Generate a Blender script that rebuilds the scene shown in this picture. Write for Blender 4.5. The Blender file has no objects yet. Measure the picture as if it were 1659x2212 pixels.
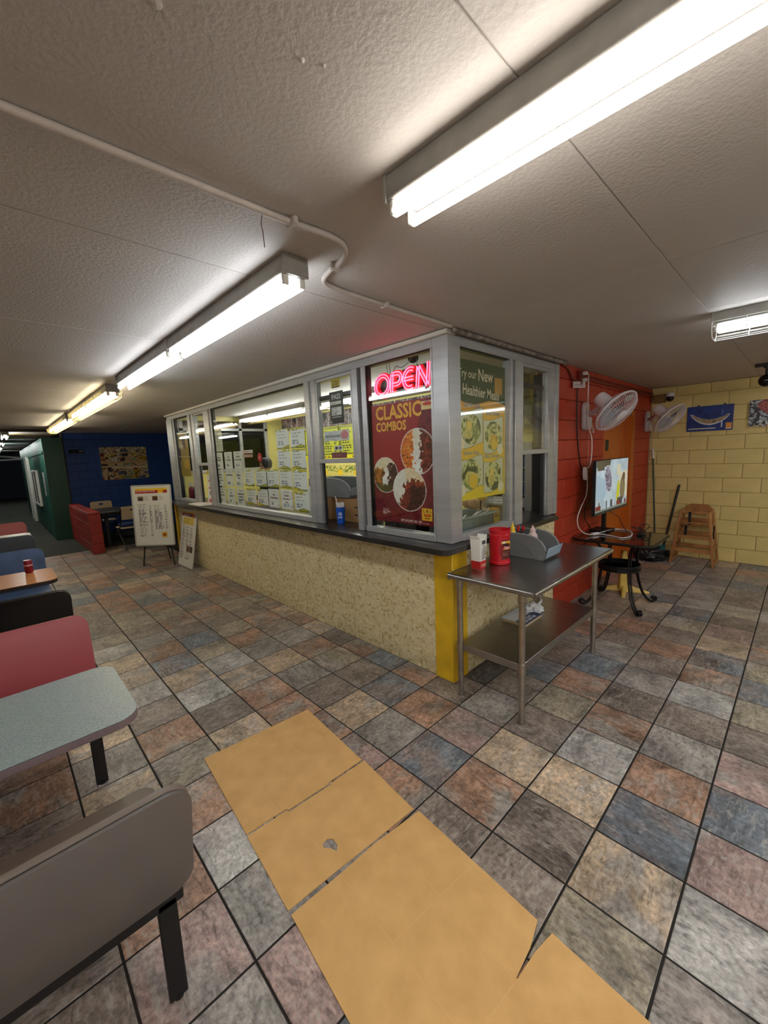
import bpy, bmesh, math, random
import numpy as np
from mathutils import Vector, Matrix
C = bpy.context.scene.collection
SC = bpy.context.scene
R_ = math.radians
random.seed(7)

# ------------------------------------------------------------------ camera, world, exposure
def look(yaw, pit, rol):
    d = Vector((math.cos(pit)*math.cos(yaw), math.cos(pit)*math.sin(yaw), math.sin(pit)))
    rt = d.cross(Vector((0, 0, 1))).normalized(); up = rt.cross(d)
    c, s = math.cos(rol), math.sin(rol)
    return (c*rt + s*up), (-s*rt + c*up), d
rt, up, dr = look(R_(46.302), R_(-8.235), R_(-2.382))
cam_d = bpy.data.cameras.new('camera'); cam = bpy.data.objects.new('camera', cam_d); C.objects.link(cam)
M = Matrix((rt, up, -dr)).transposed().to_4x4(); M.translation = Vector((-1.446, -0.880, 1.742))
cam.matrix_world = M
cam_d.sensor_fit = 'VERTICAL'; cam_d.sensor_height = 24.0; cam_d.lens = 24.0*875.857/2212.0
cam_d.clip_start = 0.05; cam_d.clip_end = 200
SC.camera = cam
w = bpy.data.worlds.new('night'); SC.world = w; w.use_nodes = True
w.node_tree.nodes['Background'].inputs[0].default_value = (0.0012, 0.0014, 0.0018, 1)
w.node_tree.nodes['Background'].inputs[1].default_value = 1.0
SC.view_settings.view_transform = 'Standard'; SC.view_settings.look = 'None'
SC.view_settings.exposure = 1.0; SC.view_settings.gamma = 1.0; SC.view_settings.use_curve_mapping = False
TUBE_WARM, TUBE_COOL, TUBE_YEL, TUBE_KIT, TUBE_FAR = 11.0, 9.5, 13.0, 18.0, 26.0

# ------------------------------------------------------------------ materials
def lin(c):
    return tuple(((x/255.0)/12.92 if x/255.0 <= 0.04045 else ((x/255.0+0.055)/1.055)**2.4) for x in c)
MATS = {}
def nmat(name):
    m = bpy.data.materials.new(name); m.use_nodes = True
    return m, m.node_tree.nodes, m.node_tree.links, m.node_tree.nodes['Principled BSDF']
def mat(name, rgb, rough=0.5, metal=0.0, var=0.0, vscale=8.0, bump=0.0, bscale=60.0, stretch=None, emit=0.0, spec=0.5, coat=0.0, alt=None):
    """plain principled surface with a little colour variation and fine relief"""
    if name in MATS: return MATS[name]
    m, n, l, b = nmat(name); col = lin(rgb)
    b.inputs['Base Color'].default_value = (*col, 1); b.inputs['Roughness'].default_value = rough
    b.inputs['Metallic'].default_value = metal; b.inputs['Specular IOR Level'].default_value = spec
    b.inputs['Coat Weight'].default_value = coat
    tc = n.new('ShaderNodeTexCoord'); mp = n.new('ShaderNodeMapping'); l.new(tc.outputs['Object'], mp.inputs[0])
    if stretch: mp.inputs['Scale'].default_value = stretch
    if var > 0:
        no = n.new('ShaderNodeTexNoise'); no.inputs['Scale'].default_value = vscale; no.inputs['Detail'].default_value = 6
        l.new(mp.outputs[0], no.inputs['Vector'])
        mx = n.new('ShaderNodeMix'); mx.data_type = 'RGBA'
        a = lin(alt) if alt else tuple(c*(1-var) for c in col)
        mx.inputs[6].default_value = (*a, 1); mx.inputs[7].default_value = (*tuple(min(1, c*(1+var*0.6)) for c in col), 1)
        rp = n.new('ShaderNodeValToRGB'); rp.color_ramp.elements[0].position = 0.3; rp.color_ramp.elements[1].position = 0.7
        l.new(no.outputs['Fac'], rp.inputs[0]); l.new(rp.outputs[0], mx.inputs[0]); l.new(mx.outputs[2], b.inputs['Base Color'])
    if bump > 0:
        nb = n.new('ShaderNodeTexNoise'); nb.inputs['Scale'].default_value = bscale; nb.inputs['Detail'].default_value = 4
        l.new(mp.outputs[0], nb.inputs['Vector'])
        bp = n.new('ShaderNodeBump'); bp.inputs['Strength'].default_value = bump; bp.inputs['Distance'].default_value = 0.01
        l.new(nb.outputs['Fac'], bp.inputs['Height']); l.new(bp.outputs[0], b.inputs['Normal'])
    if emit > 0:
        b.inputs['Emission Color'].default_value = (*col, 1); b.inputs['Emission Strength'].default_value = emit
    MATS[name] = m
    return m
def attr_mat(name, rough=0.5, emit=0.0, bump=0.0, bscale=80.0):
    m, n, l, b = nmat(name)
    a = n.new('ShaderNodeAttribute'); a.attribute_name = 'Col'
    l.new(a.outputs['Color'], b.inputs['Base Color']); b.inputs['Roughness'].default_value = rough
    if emit > 0:
        l.new(a.outputs['Color'], b.inputs['Emission Color']); b.inputs['Emission Strength'].default_value = emit
        b.inputs['Base Color'].default_value = (0, 0, 0, 1)
    if bump > 0:
        tc = n.new('ShaderNodeTexCoord'); nb = n.new('ShaderNodeTexNoise'); nb.inputs['Scale'].default_value = bscale
        l.new(tc.outputs['Object'], nb.inputs['Vector'])
        bp = n.new('ShaderNodeBump'); bp.inputs['Strength'].default_value = bump; bp.inputs['Distance'].default_value = 0.005
        l.new(nb.outputs['Fac'], bp.inputs['Height']); l.new(bp.outputs[0], b.inputs['Normal'])
    return m
def emit_mat(name, rgb, s):
    m, n, l, b = nmat(name)
    c = tuple((x/255.0) for x in rgb)
    b.inputs['Base Color'].default_value = (0.8, 0.8, 0.8, 1)
    b.inputs['Emission Color'].default_value = (*c, 1); b.inputs['Emission Strength'].default_value = s
    return m
def glass_mat(name, tint=(0.96, 0.98, 0.97), refl=0.9):
    m = bpy.data.materials.new(name); m.use_nodes = True; n = m.node_tree.nodes; l = m.node_tree.links
    n.clear(); o = n.new('ShaderNodeOutputMaterial'); t = n.new('ShaderNodeBsdfTransparent'); g = n.new('ShaderNodeBsdfGlossy')
    t.inputs[0].default_value = (*tint, 1); g.inputs['Roughness'].default_value = 0.02; g.inputs[0].default_value = (refl, refl, refl, 1)
    lw = n.new('ShaderNodeLayerWeight'); lw.inputs[0].default_value = 0.5
    p5 = n.new('ShaderNodeMath'); p5.operation = 'POWER'; p5.inputs[1].default_value = 4.0; l.new(lw.outputs['Facing'], p5.inputs[0])
    f = n.new('ShaderNodeMath'); f.operation = 'MULTIPLY_ADD'; f.inputs[1].default_value = 0.75; f.inputs[2].default_value = 0.035; l.new(p5.outputs[0], f.inputs[0])
    mx = n.new('ShaderNodeMixShader'); l.new(f.outputs[0], mx.inputs[0]); l.new(t.outputs[0], mx.inputs[1]); l.new(g.outputs[0], mx.inputs[2])
    l.new(mx.outputs[0], o.inputs[0])
    return m
def stone_mat(name, from_attr):
    """slate look floor tile: base colour per tile, clouding, veins and pitted relief"""
    m, n, l, b = nmat(name)
    tc = n.new('ShaderNodeTexCoord'); oi = n.new('ShaderNodeObjectInfo'); ge = n.new('ShaderNodeNewGeometry')
    if from_attr:
        at = n.new('ShaderNodeAttribute'); at.attribute_name = 'Col'; base = at.outputs['Color']; al = at.outputs['Alpha']
        vec = ge.outputs['Position']
    else:
        base = oi.outputs['Color']; al = oi.outputs['Alpha']
        ad = n.new('ShaderNodeVectorMath'); ad.operation = 'ADD'
        sc = n.new('ShaderNodeMath'); sc.operation = 'MULTIPLY'; sc.inputs[1].default_value = 60.0; l.new(oi.outputs['Random'], sc.inputs[0])
        l.new(tc.outputs['Object'], ad.inputs[0]); l.new(sc.outputs[0], ad.inputs[1]); vec = ad.outputs[0]
    def noise(scale, det, dist=0.0, stretch=None, rot=0.6):
        v = vec
        if stretch:
            mp = n.new('ShaderNodeMapping'); mp.inputs['Scale'].default_value = stretch; mp.inputs['Rotation'].default_value = (0, 0, rot)
            l.new(vec, mp.inputs[0]); v = mp.outputs[0]
        no = n.new('ShaderNodeTexNoise'); no.inputs['Scale'].default_value = scale; no.inputs['Detail'].default_value = det
        no.inputs['Distortion'].default_value = dist; no.inputs['Roughness'].default_value = 0.65; l.new(v, no.inputs['Vector']); return no.outputs['Fac']
    def ramp(x, a, c0, c1, bb):
        r = n.new('ShaderNodeValToRGB'); e = r.color_ramp.elements; e[0].position = a; e[1].position = bb
        e[0].color = (c0, c0, c0, 1); e[1].color = (c1, c1, c1, 1); l.new(x, r.inputs[0]); return r.outputs[0]
    def mix(mode, fac, a, bcol):
        x = n.new('ShaderNodeMix'); x.data_type = 'RGBA'; x.blend_type = mode
        if isinstance(fac, float): x.inputs[0].default_value = fac
        else: l.new(fac, x.inputs[0])
        if isinstance(a, tuple): x.inputs[6].default_value = a
        else: l.new(a, x.inputs[6])
        if isinstance(bcol, tuple): x.inputs[7].default_value = bcol
        else: l.new(bcol, x.inputs[7])
        return x.outputs[2]
    cl = noise(5.0, 8, 0.6); big = noise(2.2, 3, 0.4, (1, 1.6, 1)); ve = noise(13.0, 12, 0.9, (1.0, 3.4, 1.0)); fine = noise(46.0, 8, 0.2)
    # a second stone colour breaks through in patches where the tile's alpha allows it
    hue = n.new('ShaderNodeHueSaturation'); hue.inputs['Hue'].default_value = 0.96; hue.inputs['Saturation'].default_value = 0.5; hue.inputs['Value'].default_value = 1.15
    l.new(base, hue.inputs['Color'])
    rust = mix('MIX', 0.5, hue.outputs[0], (0.20, 0.115, 0.075, 1))
    pf = ramp(big, 0.50, 0.0, 0.75, 0.62)
    c = mix('MIX', pf, base, rust)
    c = mix('MULTIPLY', 1.0, c, ramp(cl, 0.30, 0.42, 1.65, 0.70))
    c = mix('MULTIPLY', 1.0, c, ramp(fine, 0.30, 0.50, 1.55, 0.70))
    c = mix('MIX', ramp(ve, 0.54, 0.0, 0.62, 0.64), c, (0.42, 0.39, 0.35, 1)); c = mix('MULTIPLY', 1.0, c, ramp(ve, 0.34, 0.55, 1.08, 0.46))
    l.new(c, b.inputs['Base Color'])
    rr = n.new('ShaderNodeMapRange'); rr.inputs[3].default_value = 0.26; rr.inputs[4].default_value = 0.48; l.new(cl, rr.inputs[0]); l.new(rr.outputs[0], b.inputs['Roughness'])
    su = n.new('ShaderNodeMath'); su.operation = 'ADD'; l.new(ve, su.inputs[0]); l.new(fine, su.inputs[1])
    bp = n.new('ShaderNodeBump'); bp.inputs['Strength'].default_value = 0.22; bp.inputs['Distance'].default_value = 0.006
    l.new(su.outputs[0], bp.inputs['Height']); l.new(bp.outputs[0], b.inputs['Normal'])
    return m
def ceiling_mat():
    m, n, l, b = nmat('stucco')
    tc = n.new('ShaderNodeNewGeometry')
    b.inputs['Roughness'].default_value = 0.62
    n1 = n.new('ShaderNodeTexNoise'); n1.inputs['Scale'].default_value = 66; n1.inputs['Detail'].default_value = 3; n1.inputs['Distortion'].default_value = 0.0
    n2 = n.new('ShaderNodeTexNoise'); n2.inputs['Scale'].default_value = 1.3; n2.inputs['Detail'].default_value = 5
    l.new(tc.outputs['Position'], n1.inputs['Vector']); l.new(tc.outputs['Position'], n2.inputs['Vector'])
    bp = n.new('ShaderNodeBump'); bp.inputs['Strength'].default_value = 0.22; bp.inputs['Distance'].default_value = 0.012
    l.new(n1.outputs['Fac'], bp.inputs['Height']); l.new(bp.outputs[0], b.inputs['Normal'])
    mx = n.new('ShaderNodeMix'); mx.data_type = 'RGBA'; mx.inputs[6].default_value = (*lin((184, 178, 173)), 1); mx.inputs[7].default_value = (*lin((202, 196, 191)), 1)
    l.new(n2.outputs['Fac'], mx.inputs[0]); l.new(mx.outputs[2], b.inputs['Base Color'])
    return m

STONE = stone_mat('slate_tile', False); STONE_A = stone_mat('slate_tile_far', True)
CEIL = ceiling_mat()
PRINT = attr_mat('print', 0.42); PRINT_M = attr_mat('print_matte', 0.75); SCREEN = attr_mat('screen', 0.3, emit=0.25)
MOSAIC = attr_mat('mosaic', 0.35)
GLASS = glass_mat('pane_glass')
ALU = mat('aluminium', (184, 186, 187), 0.36, 0.45, 0.12, 3.0, 0.05, 200, (1, 1, 8))
ALU_D = mat('aluminium_dark', (60, 60, 60), 0.5, 0.5)
STEEL = mat('stainless', (172, 170, 166), 0.30, 1.0, 0.12, 2.5, 0.02, 90, (8, 1, 1))
STEEL_LEG = mat('stainless_tube', (176, 170, 160), 0.3, 1.0, 0.2, 12)
BLACK = mat('black', (14, 14, 15), 0.45); BLACK_M = mat('black_matte', (16, 16, 17), 0.8)
IRON = mat('black_iron', (16, 15, 15), 0.38, 0.3)
WHITE = mat('white_enamel', (225, 222, 212), 0.45, 0, 0.06, 10); WHITE_P = mat('white_plastic', (226, 222, 220), 0.4)
FIXT = mat('fixture_enamel', (150, 147, 140), 0.5, 0, 0.15, 14)
GROUT_F = mat('floor_grout', (34, 30, 27), 0.9, 0, 0.2, 20)
CONC = mat('concrete', (46, 46, 36), 0.9, 0, 0.3, 1.5, 0.2, 30)
YEL = mat('yellow_block_paint', (214, 192, 122), 0.55, 0, 0.10, 4, 0.30, 70)
YEL_P = mat('yellow_paint', (226, 184, 36), 0.45, 0, 0.18, 6, 0.1, 30)
RED = mat('red_block_paint', (176, 52, 28), 0.5, 0, 0.14, 3, 0.30, 70)
RED_H = mat('red_halfwall_paint', (150, 42, 34), 0.5, 0, 0.15, 3, 0.3, 60)
BLUE = mat('blue_block_paint', (28, 74, 158), 0.5, 0, 0.18, 3, 0.30, 60)
GREEN = mat('green_paint', (16, 74, 58), 0.42, 0, 0.2, 2, 0.15, 30)
ORANGE = mat('orange_door_paint', (190, 96, 24), 0.4, 0, 0.10, 3, 0.05, 30, (1, 1, 0.2))
CREAMW = mat('kitchen_yellow', (222, 212, 128), 0.5, 0, 0.08, 3)
SLAB = mat('counter_laminate', (40, 37, 36), 0.28, 0, 0.2, 6)
CARD = mat('cardboard', (220, 177, 114), 0.85, 0, 0.10, 9, 0.16, 130, alt=(209, 165, 102))
CARD_B = mat('cardboard_box', (160, 122, 78), 0.85, 0, 0.12, 6)
CHROME = mat('chrome', (200, 200, 200), 0.12, 1.0)
LETTER = {}

# ------------------------------------------------------------------ mesh builder
class MB:
    def __init__(s): s.v = []; s.f = []
    def add(s, vs, fs):
        o = len(s.v); s.v += [tuple(v) for v in vs]; s.f += [tuple(i+o for i in f) for f in fs]; return s
    def box(s, x0, x1, y0, y1, z0, z1):
        return s.add([(x0,y0,z0),(x1,y0,z0),(x1,y1,z0),(x0,y1,z0),(x0,y0,z1),(x1,y0,z1),(x1,y1,z1),(x0,y1,z1)],
                     [(3,2,1,0),(4,5,6,7),(0,1,5,4),(1,2,6,5),(2,3,7,6),(3,0,4,7)])
    def obox(s, c, ax, ay, az, hx, hy, hz):
        c, ax, ay, az = Vector(c), Vector(ax), Vector(ay), Vector(az); vs = []
        for z in (-1, 1):
            for x, y in ((-1,-1),(1,-1),(1,1),(-1,1)): vs.append(c+ax*hx*x+ay*hy*y+az*hz*z)
        return s.add(vs, [(3,2,1,0),(4,5,6,7),(0,1,5,4),(1,2,6,5),(2,3,7,6),(3,0,4,7)])
    def bar(s, p0, p1, wd, th, upv=(0,0,1)):
        p0, p1 = Vector(p0), Vector(p1); d = (p1-p0); L = d.length; d.normalize(); u = Vector(upv)
        if abs(d.dot(u)) > 0.97: u = Vector((0,1,0))
        sx = d.cross(u).normalized(); sy = sx.cross(d)
        return s.obox((p0+p1)/2, sx, sy, d, wd/2, th/2, L/2)
    def ring(s, c, nx, ny, r, n, ry=None):
        c = Vector(c); ry = ry or r
        return [c+nx*(r*math.cos(2*math.pi*i/n))+ny*(ry*math.sin(2*math.pi*i/n)) for i in range(n)]
    def cyl(s, p0, p1, r0, r1=None, n=16, cap=True):
        r1 = r0 if r1 is None else r1; p0, p1 = Vector(p0), Vector(p1); d = (p1-p0).normalized()
        a = Vector((0,0,1)) if abs(d.z) < 0.9 else Vector((1,0,0)); nx = d.cross(a).normalized(); ny = d.cross(nx)
        vs = s.ring(p0, nx, ny, r0, n)+s.ring(p1, nx, ny, r1, n)
        fs = [(i, (i+1)%n, n+(i+1)%n, n+i) for i in range(n)]
        if cap: fs += [tuple(range(n))[::-1], tuple(range(n, 2*n))]
        return s.add(vs, fs)
    def tube(s, pts, r, n=8, closed=False):
        P = [Vector(p) for p in pts]; m = len(P); rings = []; prev = None
        for i in range(m):
            if closed: d = P[(i+1)%m]-P[i-1]
            else: d = P[min(i+1, m-1)]-P[max(i-1, 0)]
            d.normalize()
            if prev is None:
                a = Vector((0,0,1)) if abs(d.z) < 0.9 else Vector((1,0,0)); nx = d.cross(a).normalized()
            else:
                nx = prev-d*prev.dot(d)
                nx = nx.normalized() if nx.length > 1e-6 else d.orthogonal().normalized()
            prev = nx; ny = d.cross(nx); rr = r[i] if isinstance(r, (list, tuple)) else r
            rings += s.ring(P[i], nx, ny, rr, n)
        fs = []
        for i in range(m if closed else m-1):
            a, b = i*n, ((i+1)%m)*n
            fs += [(a+k, a+(k+1)%n, b+(k+1)%n, b+k) for k in range(n)]
        if not closed: fs += [tuple(range(n))[::-1], tuple(range((m-1)*n, m*n))]
        return s.add(rings, fs)
    def lathe(s, c, prof, n=24, axis=(0,0,1), sx=1.0, sy=1.0):
        c = Vector(c); d = Vector(axis).normalized(); a = Vector((0,0,1)) if abs(d.z) < 0.9 else Vector((1,0,0))
        if abs(d.z) > 0.999: nx, ny = Vector((1,0,0)), Vector((0,1,0))
        else: nx = d.cross(a).normalized(); ny = d.cross(nx)
        vs = []
        for r, z in prof: vs += [c+d*z+nx*(sx*r*math.cos(2*math.pi*i/n))+ny*(sy*r*math.sin(2*math.pi*i/n)) for i in range(n)]
        fs = []
        for k in range(len(prof)-1): fs += [(k*n+i, k*n+(i+1)%n, (k+1)*n+(i+1)%n, (k+1)*n+i) for i in range(n)]
        if prof[0][0] > 1e-5: fs.append(tuple(range(n))[::-1])
        if prof[-1][0] > 1e-5: fs.append(tuple(range((len(prof)-1)*n, len(prof)*n)))
        return s.add(vs, fs)
    def prism(s, pts, h, o=(0,0,0), U=(1,0,0), V=(0,1,0), N=(0,0,1)):
        o, U, V, N = Vector(o), Vector(U), Vector(V), Vector(N); n = len(pts)
        vs = [o+U*a+V*b for a, b in pts]+[o+U*a+V*b+N*h for a, b in pts]
        return s.add(vs, [tuple(range(n))[::-1], tuple(range(n, 2*n))]+[(i, (i+1)%n, n+(i+1)%n, n+i) for i in range(n)])
    def sphere(s, c, r, n=16, m=10, sz=1.0):
        return s.lathe(c, [(max(1e-6, r*math.sin(math.pi*k/m)), -r*sz*math.cos(math.pi*k/m)) for k in range(m+1)], n)
    def build(s, name, m, parent=None, bevel=0.0, seg=1, smooth=None, local=False, subsurf=0):
        me = bpy.data.meshes.new(name)
        off = Vector((0,0,0))
        if parent is not None and not local:
            q = parent
            while q is not None: off += q.location; q = q.parent
        me.from_pydata([tuple(Vector(v)-off) for v in s.v], [], s.f)
        bm = bmesh.new(); bm.from_mesh(me)
        bmesh.ops.remove_doubles(bm, verts=bm.verts, dist=1e-6)
        bmesh.ops.recalc_face_normals(bm, faces=bm.faces)
        if bevel > 0:
            ed = [e for e in bm.edges if len(e.link_faces) == 2 and e.calc_face_angle(0) > 0.6]
            bmesh.ops.bevel(bm, geom=ed, offset=bevel, segments=seg, profile=0.5, affect='EDGES', clamp_overlap=True)
        bm.to_mesh(me); bm.free()
        if smooth is not None or bevel > 0:
            me.polygons.foreach_set('use_smooth', [True]*len(me.polygons))
            me.set_sharp_from_angle(angle=R_(smooth if smooth else 40))
        me.materials.append(m)
        o = bpy.data.objects.new(name, me); C.objects.link(o)
        if parent is not None: o.parent = parent
        return o
def tag(o, label=None, cat=None, group=None, kind=None):
    if label: o['label'] = label
    if cat: o['category'] = cat
    if group: o['group'] = group
    if kind: o['kind'] = kind
    return o
def thing(name, loc, label, cat, group=None, rz=0.0, kind=None):
    o = bpy.data.objects.new(name, None); C.objects.link(o); o.location = loc; o.rotation_euler = (0, 0, rz); o.empty_display_size = 0.1
    return tag(o, label, cat, group, kind)
def struct(name, label, loc=(0,0,0)):
    o = bpy.data.objects.new(name, None); C.objects.link(o); o.location = loc; o.empty_display_size = 0.1
    o['kind'] = 'structure'; o['label'] = label
    return o
def copy_tree(o, parent=None):
    c = o.copy(); C.objects.link(c); c.parent = parent
    for ch in list(o.children): copy_tree(ch, c)
    return c
def box(name, m, p, x0, x1, y0, y1, z0, z1, bevel=0.002, local=False):
    return MB().box(x0, x1, y0, y1, z0, z1).build(name, m, p, bevel=bevel, local=local)
def rrect(w, h, r, n=6, corners=(1,1,1,1)):
    """rounded rectangle outline, lower-left at 0,0; corners ll, lr, ur, ul"""
    pts = []
    for k, (cx, cy, a0) in enumerate(((r, r, math.pi), (w-r, r, 1.5*math.pi), (w-r, h-r, 0), (r, h-r, 0.5*math.pi))):
        if corners[k]: pts += [(cx+r*math.cos(a0+i*math.pi/2/n), cy+r*math.sin(a0+i*math.pi/2/n)) for i in range(n+1)]
        else: pts.append(((0,0),(w,0),(w,h),(0,h))[k])
    return pts
def bez(pts, n=10):
    """smooth Catmull-Rom curve through points"""
    P = [Vector(p) for p in pts]; P = [2*P[0]-P[1]]+P+[2*P[-1]-P[-2]]; out = []
    for i in range(1, len(P)-2):
        for k in range(n):
            t = k/n
            out.append(0.5*((2*P[i])+(-P[i-1]+P[i+1])*t+(2*P[i-1]-5*P[i]+4*P[i+1]-P[i+2])*t*t+(-P[i-1]+3*P[i]-3*P[i+1]+P[i+2])*t**3))
    out.append(P[-2]); return out

# ------------------------------------------------------------------ flat print: a thin panel whose front carries a painted picture
def S2L(a):
    a = np.clip(a, 0, 1); return np.where(a <= 0.04045, a/12.92, ((a+0.055)/1.055)**2.4)
def panel(name, fn, o, U, V, nu, nv, parent=None, m=None, th=0.002):
    """o lower-left corner of the front, U and V full edge vectors; fn(u, v) -> sRGB 0..255 array"""
    o, U, V = np.array(o, float), np.array(U, float), np.array(V, float)
    N = np.cross(U, V); N /= np.linalg.norm(N)
    off = np.zeros(3); q = parent
    while q is not None: off += np.array(q.location); q = q.parent
    o = o-off
    u, v = np.meshgrid(np.linspace(0, 1, nu+1), np.linspace(0, 1, nv+1))
    P = o+u[..., None]*U+v[..., None]*V
    col = S2L(fn(u, v)/255.0)
    n1 = nu+1
    verts = P.reshape(-1, 3); cols = col.reshape(-1, 3)
    idx = np.arange((nu+1)*(nv+1)).reshape(nv+1, nu+1)
    F = np.stack([idx[:-1,:-1], idx[:-1,1:], idx[1:,1:], idx[1:,:-1]], -1).reshape(-1, 4)
    b0 = len(verts); cr = np.array([o, o+U, o+U+V, o+V]); bk = cr-N*th
    verts = np.vstack([verts, cr, bk]); cols = np.vstack([cols, np.tile(cols.mean(0), (8, 1))])
    F = F.tolist()+[[b0+7, b0+6, b0+5, b0+4]]+[[b0+i, b0+4+i, b0+4+(i+1)%4, b0+(i+1)%4] for i in range(4)]
    me = bpy.data.meshes.new(name); me.from_pydata(verts.tolist(), [], F)
    ca = me.color_attributes.new('Col', 'FLOAT_COLOR', 'POINT')
    ca.data.foreach_set('color', np.hstack([cols, np.ones((len(cols), 1))]).astype(np.float32).ravel())
    me.materials.append(m or PRINT)
    ob = bpy.data.objects.new(name, me); C.objects.link(ob)
    if parent is not None: ob.parent = parent
    return ob
def text(body, o, U, V, size, rgb, parent, fit=None, bold=0.0, shear=0.0, align='LEFT', name='lettering', lift=0.0012, emit=0.0, depth=0.0):
    """lettering laid on a surface: o baseline start, U and V unit vectors"""
    cu = bpy.data.curves.new('t', 'FONT'); cu.body = body; cu.size = size; cu.offset = bold*size; cu.shear = shear
    cu.align_x = align; cu.resolution_u = 2; cu.fill_mode = 'FRONT' if depth == 0 else 'BOTH'; cu.extrude = depth
    ob = bpy.data.objects.new('t', cu); C.objects.link(ob)
    dg = bpy.context.evaluated_depsgraph_get(); me = bpy.data.meshes.new_from_object(ob.evaluated_get(dg))
    bpy.data.objects.remove(ob); bpy.data.curves.remove(cu)
    U, V = Vector(U).normalized(), Vector(V).normalized(); N = U.cross(V)
    xs = [v.co.x for v in me.vertices]
    sx = 1.0
    if fit and xs: sx = fit/(max(xs)-min(xs)); x0 = min(xs) if align == 'LEFT' else 0.0
    else: x0 = 0.0
    off = Vector((0,0,0)); q = parent
    while q is not None: off += q.location; q = q.parent
    for v in me.vertices: v.co = Vector(o)-off+U*((v.co.x-x0)*sx)+V*v.co.y+N*(lift+v.co.z)
    key = ('txt', rgb, emit)
    if key not in LETTER:
        LETTER[key] = mat('lettering_%02x%02x%02x_%d' % (*rgb, int(emit*10)), rgb, 0.5, emit=emit)
    me.materials.clear(); me.materials.append(LETTER[key])
    t = bpy.data.objects.new(name, me); C.objects.link(t)
    if parent is not None: t.parent = parent
    return t
def nz(u, v, s, seed):
    """cheap value noise 0..1"""
    r = np.random.RandomState(seed); g = r.rand(64, 64)
    x, y = u*s, v*s; i, j = np.floor(x).astype(int), np.floor(y).astype(int); a, b = x-i, y-j
    a, b = a*a*(3-2*a), b*b*(3-2*b)
    G = lambda p, q: g[np.mod(q, 64), np.mod(p, 64)]
    return (G(i, j)*(1-a)+G(i+1, j)*a)*(1-b)+(G(i, j+1)*(1-a)+G(i+1, j+1)*a)*b
def fill(img, mask, c):
    img[mask] = np.array(c, float); return img
def blank(u, c):
    img = np.empty(u.shape+(3,)); img[:] = np.array(c, float); return img
def dashes(img, u, v, u0, u1, v0, v1, rows, c, seed, fillw=0.8, h=0.45, word=0.06):
    """rows of word-like dashes: print too small to read"""
    r = np.random.RandomState(seed)
    for k in range(rows):
        a = v1-(k+0.5)*(v1-v0)/rows; hh = (v1-v0)/rows*h/2; x = u0; end = u0+(u1-u0)*(fillw*(0.6+0.4*r.rand()))
        while x < end:
            wd = word*(0.5+r.rand())
            fill(img, (abs(v-a) < hh) & (u > x) & (u < min(x+wd, end)), c); x += wd+word*0.35
    return img

# ================================================================== SETTING
T = 0.333
CZ = 2.545                                            # ceiling height
# ---- floor with single slate tiles
floor = struct('floor', 'slate look tiled dining floor in rust, tan and blue grey')
box('grout_bed', GROUT_F, floor, -3.0, 6.0, -4.2, 9.33, -0.12, -0.004, 0)
box('concrete_slab', CONC, floor, -6.0, 6.0, 9.33, 32.0, -0.12, -0.001, 0)
PAL = dict(s=(94,100,106), g=(126,122,116), l=(154,152,147), t=(160,142,120), r=(134,106,88), b=(114,104,96), m=(134,114,108), o=(130,122,106), d=(78,76,75))
KNOWN = {(-4,1):'m',(-4,2):'r',(-3,0):'m',(-3,1):'g',(-3,2):'l',(-3,3):'r',(-3,4):'o',(-3,5):'r',(-3,6):'b',(-3,7):'l',(-3,8):'t',(-3,9):'t',(-3,10):'l',
(-4,3):'t',(-4,4):'t',(-4,5):'g',(-4,6):'t',(-5,3):'b',(-5,4):'b',(-5,5):'r',(-5,6):'r',(-5,2):'b',(-5,1):'b',(-4,0):'g',
(-2,1):'g',(-2,4):'t',(-2,5):'b',(-2,6):'l',(-2,7):'t',(-2,8):'s',(-2,9):'r',(-2,10):'g',(-2,11):'b',(-2,12):'o',
(-1,3):'r',(-1,4):'r',(-1,5):'r',(-1,6):'t',(-1,7):'l',(-1,8):'o',(-1,9):'s',(-1,10):'b',(-1,11):'r',(-1,12):'o',
(0,-3):'l',(-1,-3):'g',(-1,-2):'o',(0,-2):'t',(0,-1):'b',(0,0):'r',(0,1):'s',(0,2):'g',(0,3):'t',(0,4):'b',(0,5):'g',(0,6):'t',(0,7):'g',(0,8):'r',(0,9):'o',(0,10):'b',
(-1,-1):'b',(-1,0):'b',(-1,1):'r',(-1,2):'m',(1,-3):'m',(1,-2):'s',(1,-1):'t',(1,0):'t',(1,1):'m',(1,2):'r',(1,3):'s',(1,4):'b',(1,5):'o',(1,6):'r',(1,7):'g',
(2,-3):'s',(2,-2):'r',(2,-1):'l',(2,0):'b',(2,1):'g',(2,2):'b',(2,3):'r',(2,4):'s',(2,5):'r',(2,6):'b',(2,7):'t',(2,8):'r',
(3,-3):'m',(3,-2):'g',(3,-1):'r',(3,0):'o',(3,1):'b',(3,2):'d',(4,-3):'b',(4,-2):'b',(4,-1):'b',(4,0):'r',(4,1):'s',
(5,-2):'l',(5,-1):'g',(5,0):'s',(5,-3):'o',(6,-3):'s',(6,-2):'r',(6,-1):'b',(6,0):'g',(7,-2):'s',(7,-1):'r',(7,0):'b',(8,-2):'t',(8,-1):'b',(8,0):'r'}
bm = bmesh.new(); h = (T-0.009)/2
vs = [bm.verts.new(p) for p in ((-h,-h,-0.012),(h,-h,-0.012),(h,h,-0.012),(-h,h,-0.012),(-h,-h,-0.0016),(h,-h,-0.0016),(h,h,-0.0016),(-h,h,-0.0016),
      (-h+.003,-h+.003,0),(h-.003,-h+.003,0),(h-.003,h-.003,0),(-h+.003,h-.003,0))]
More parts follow.
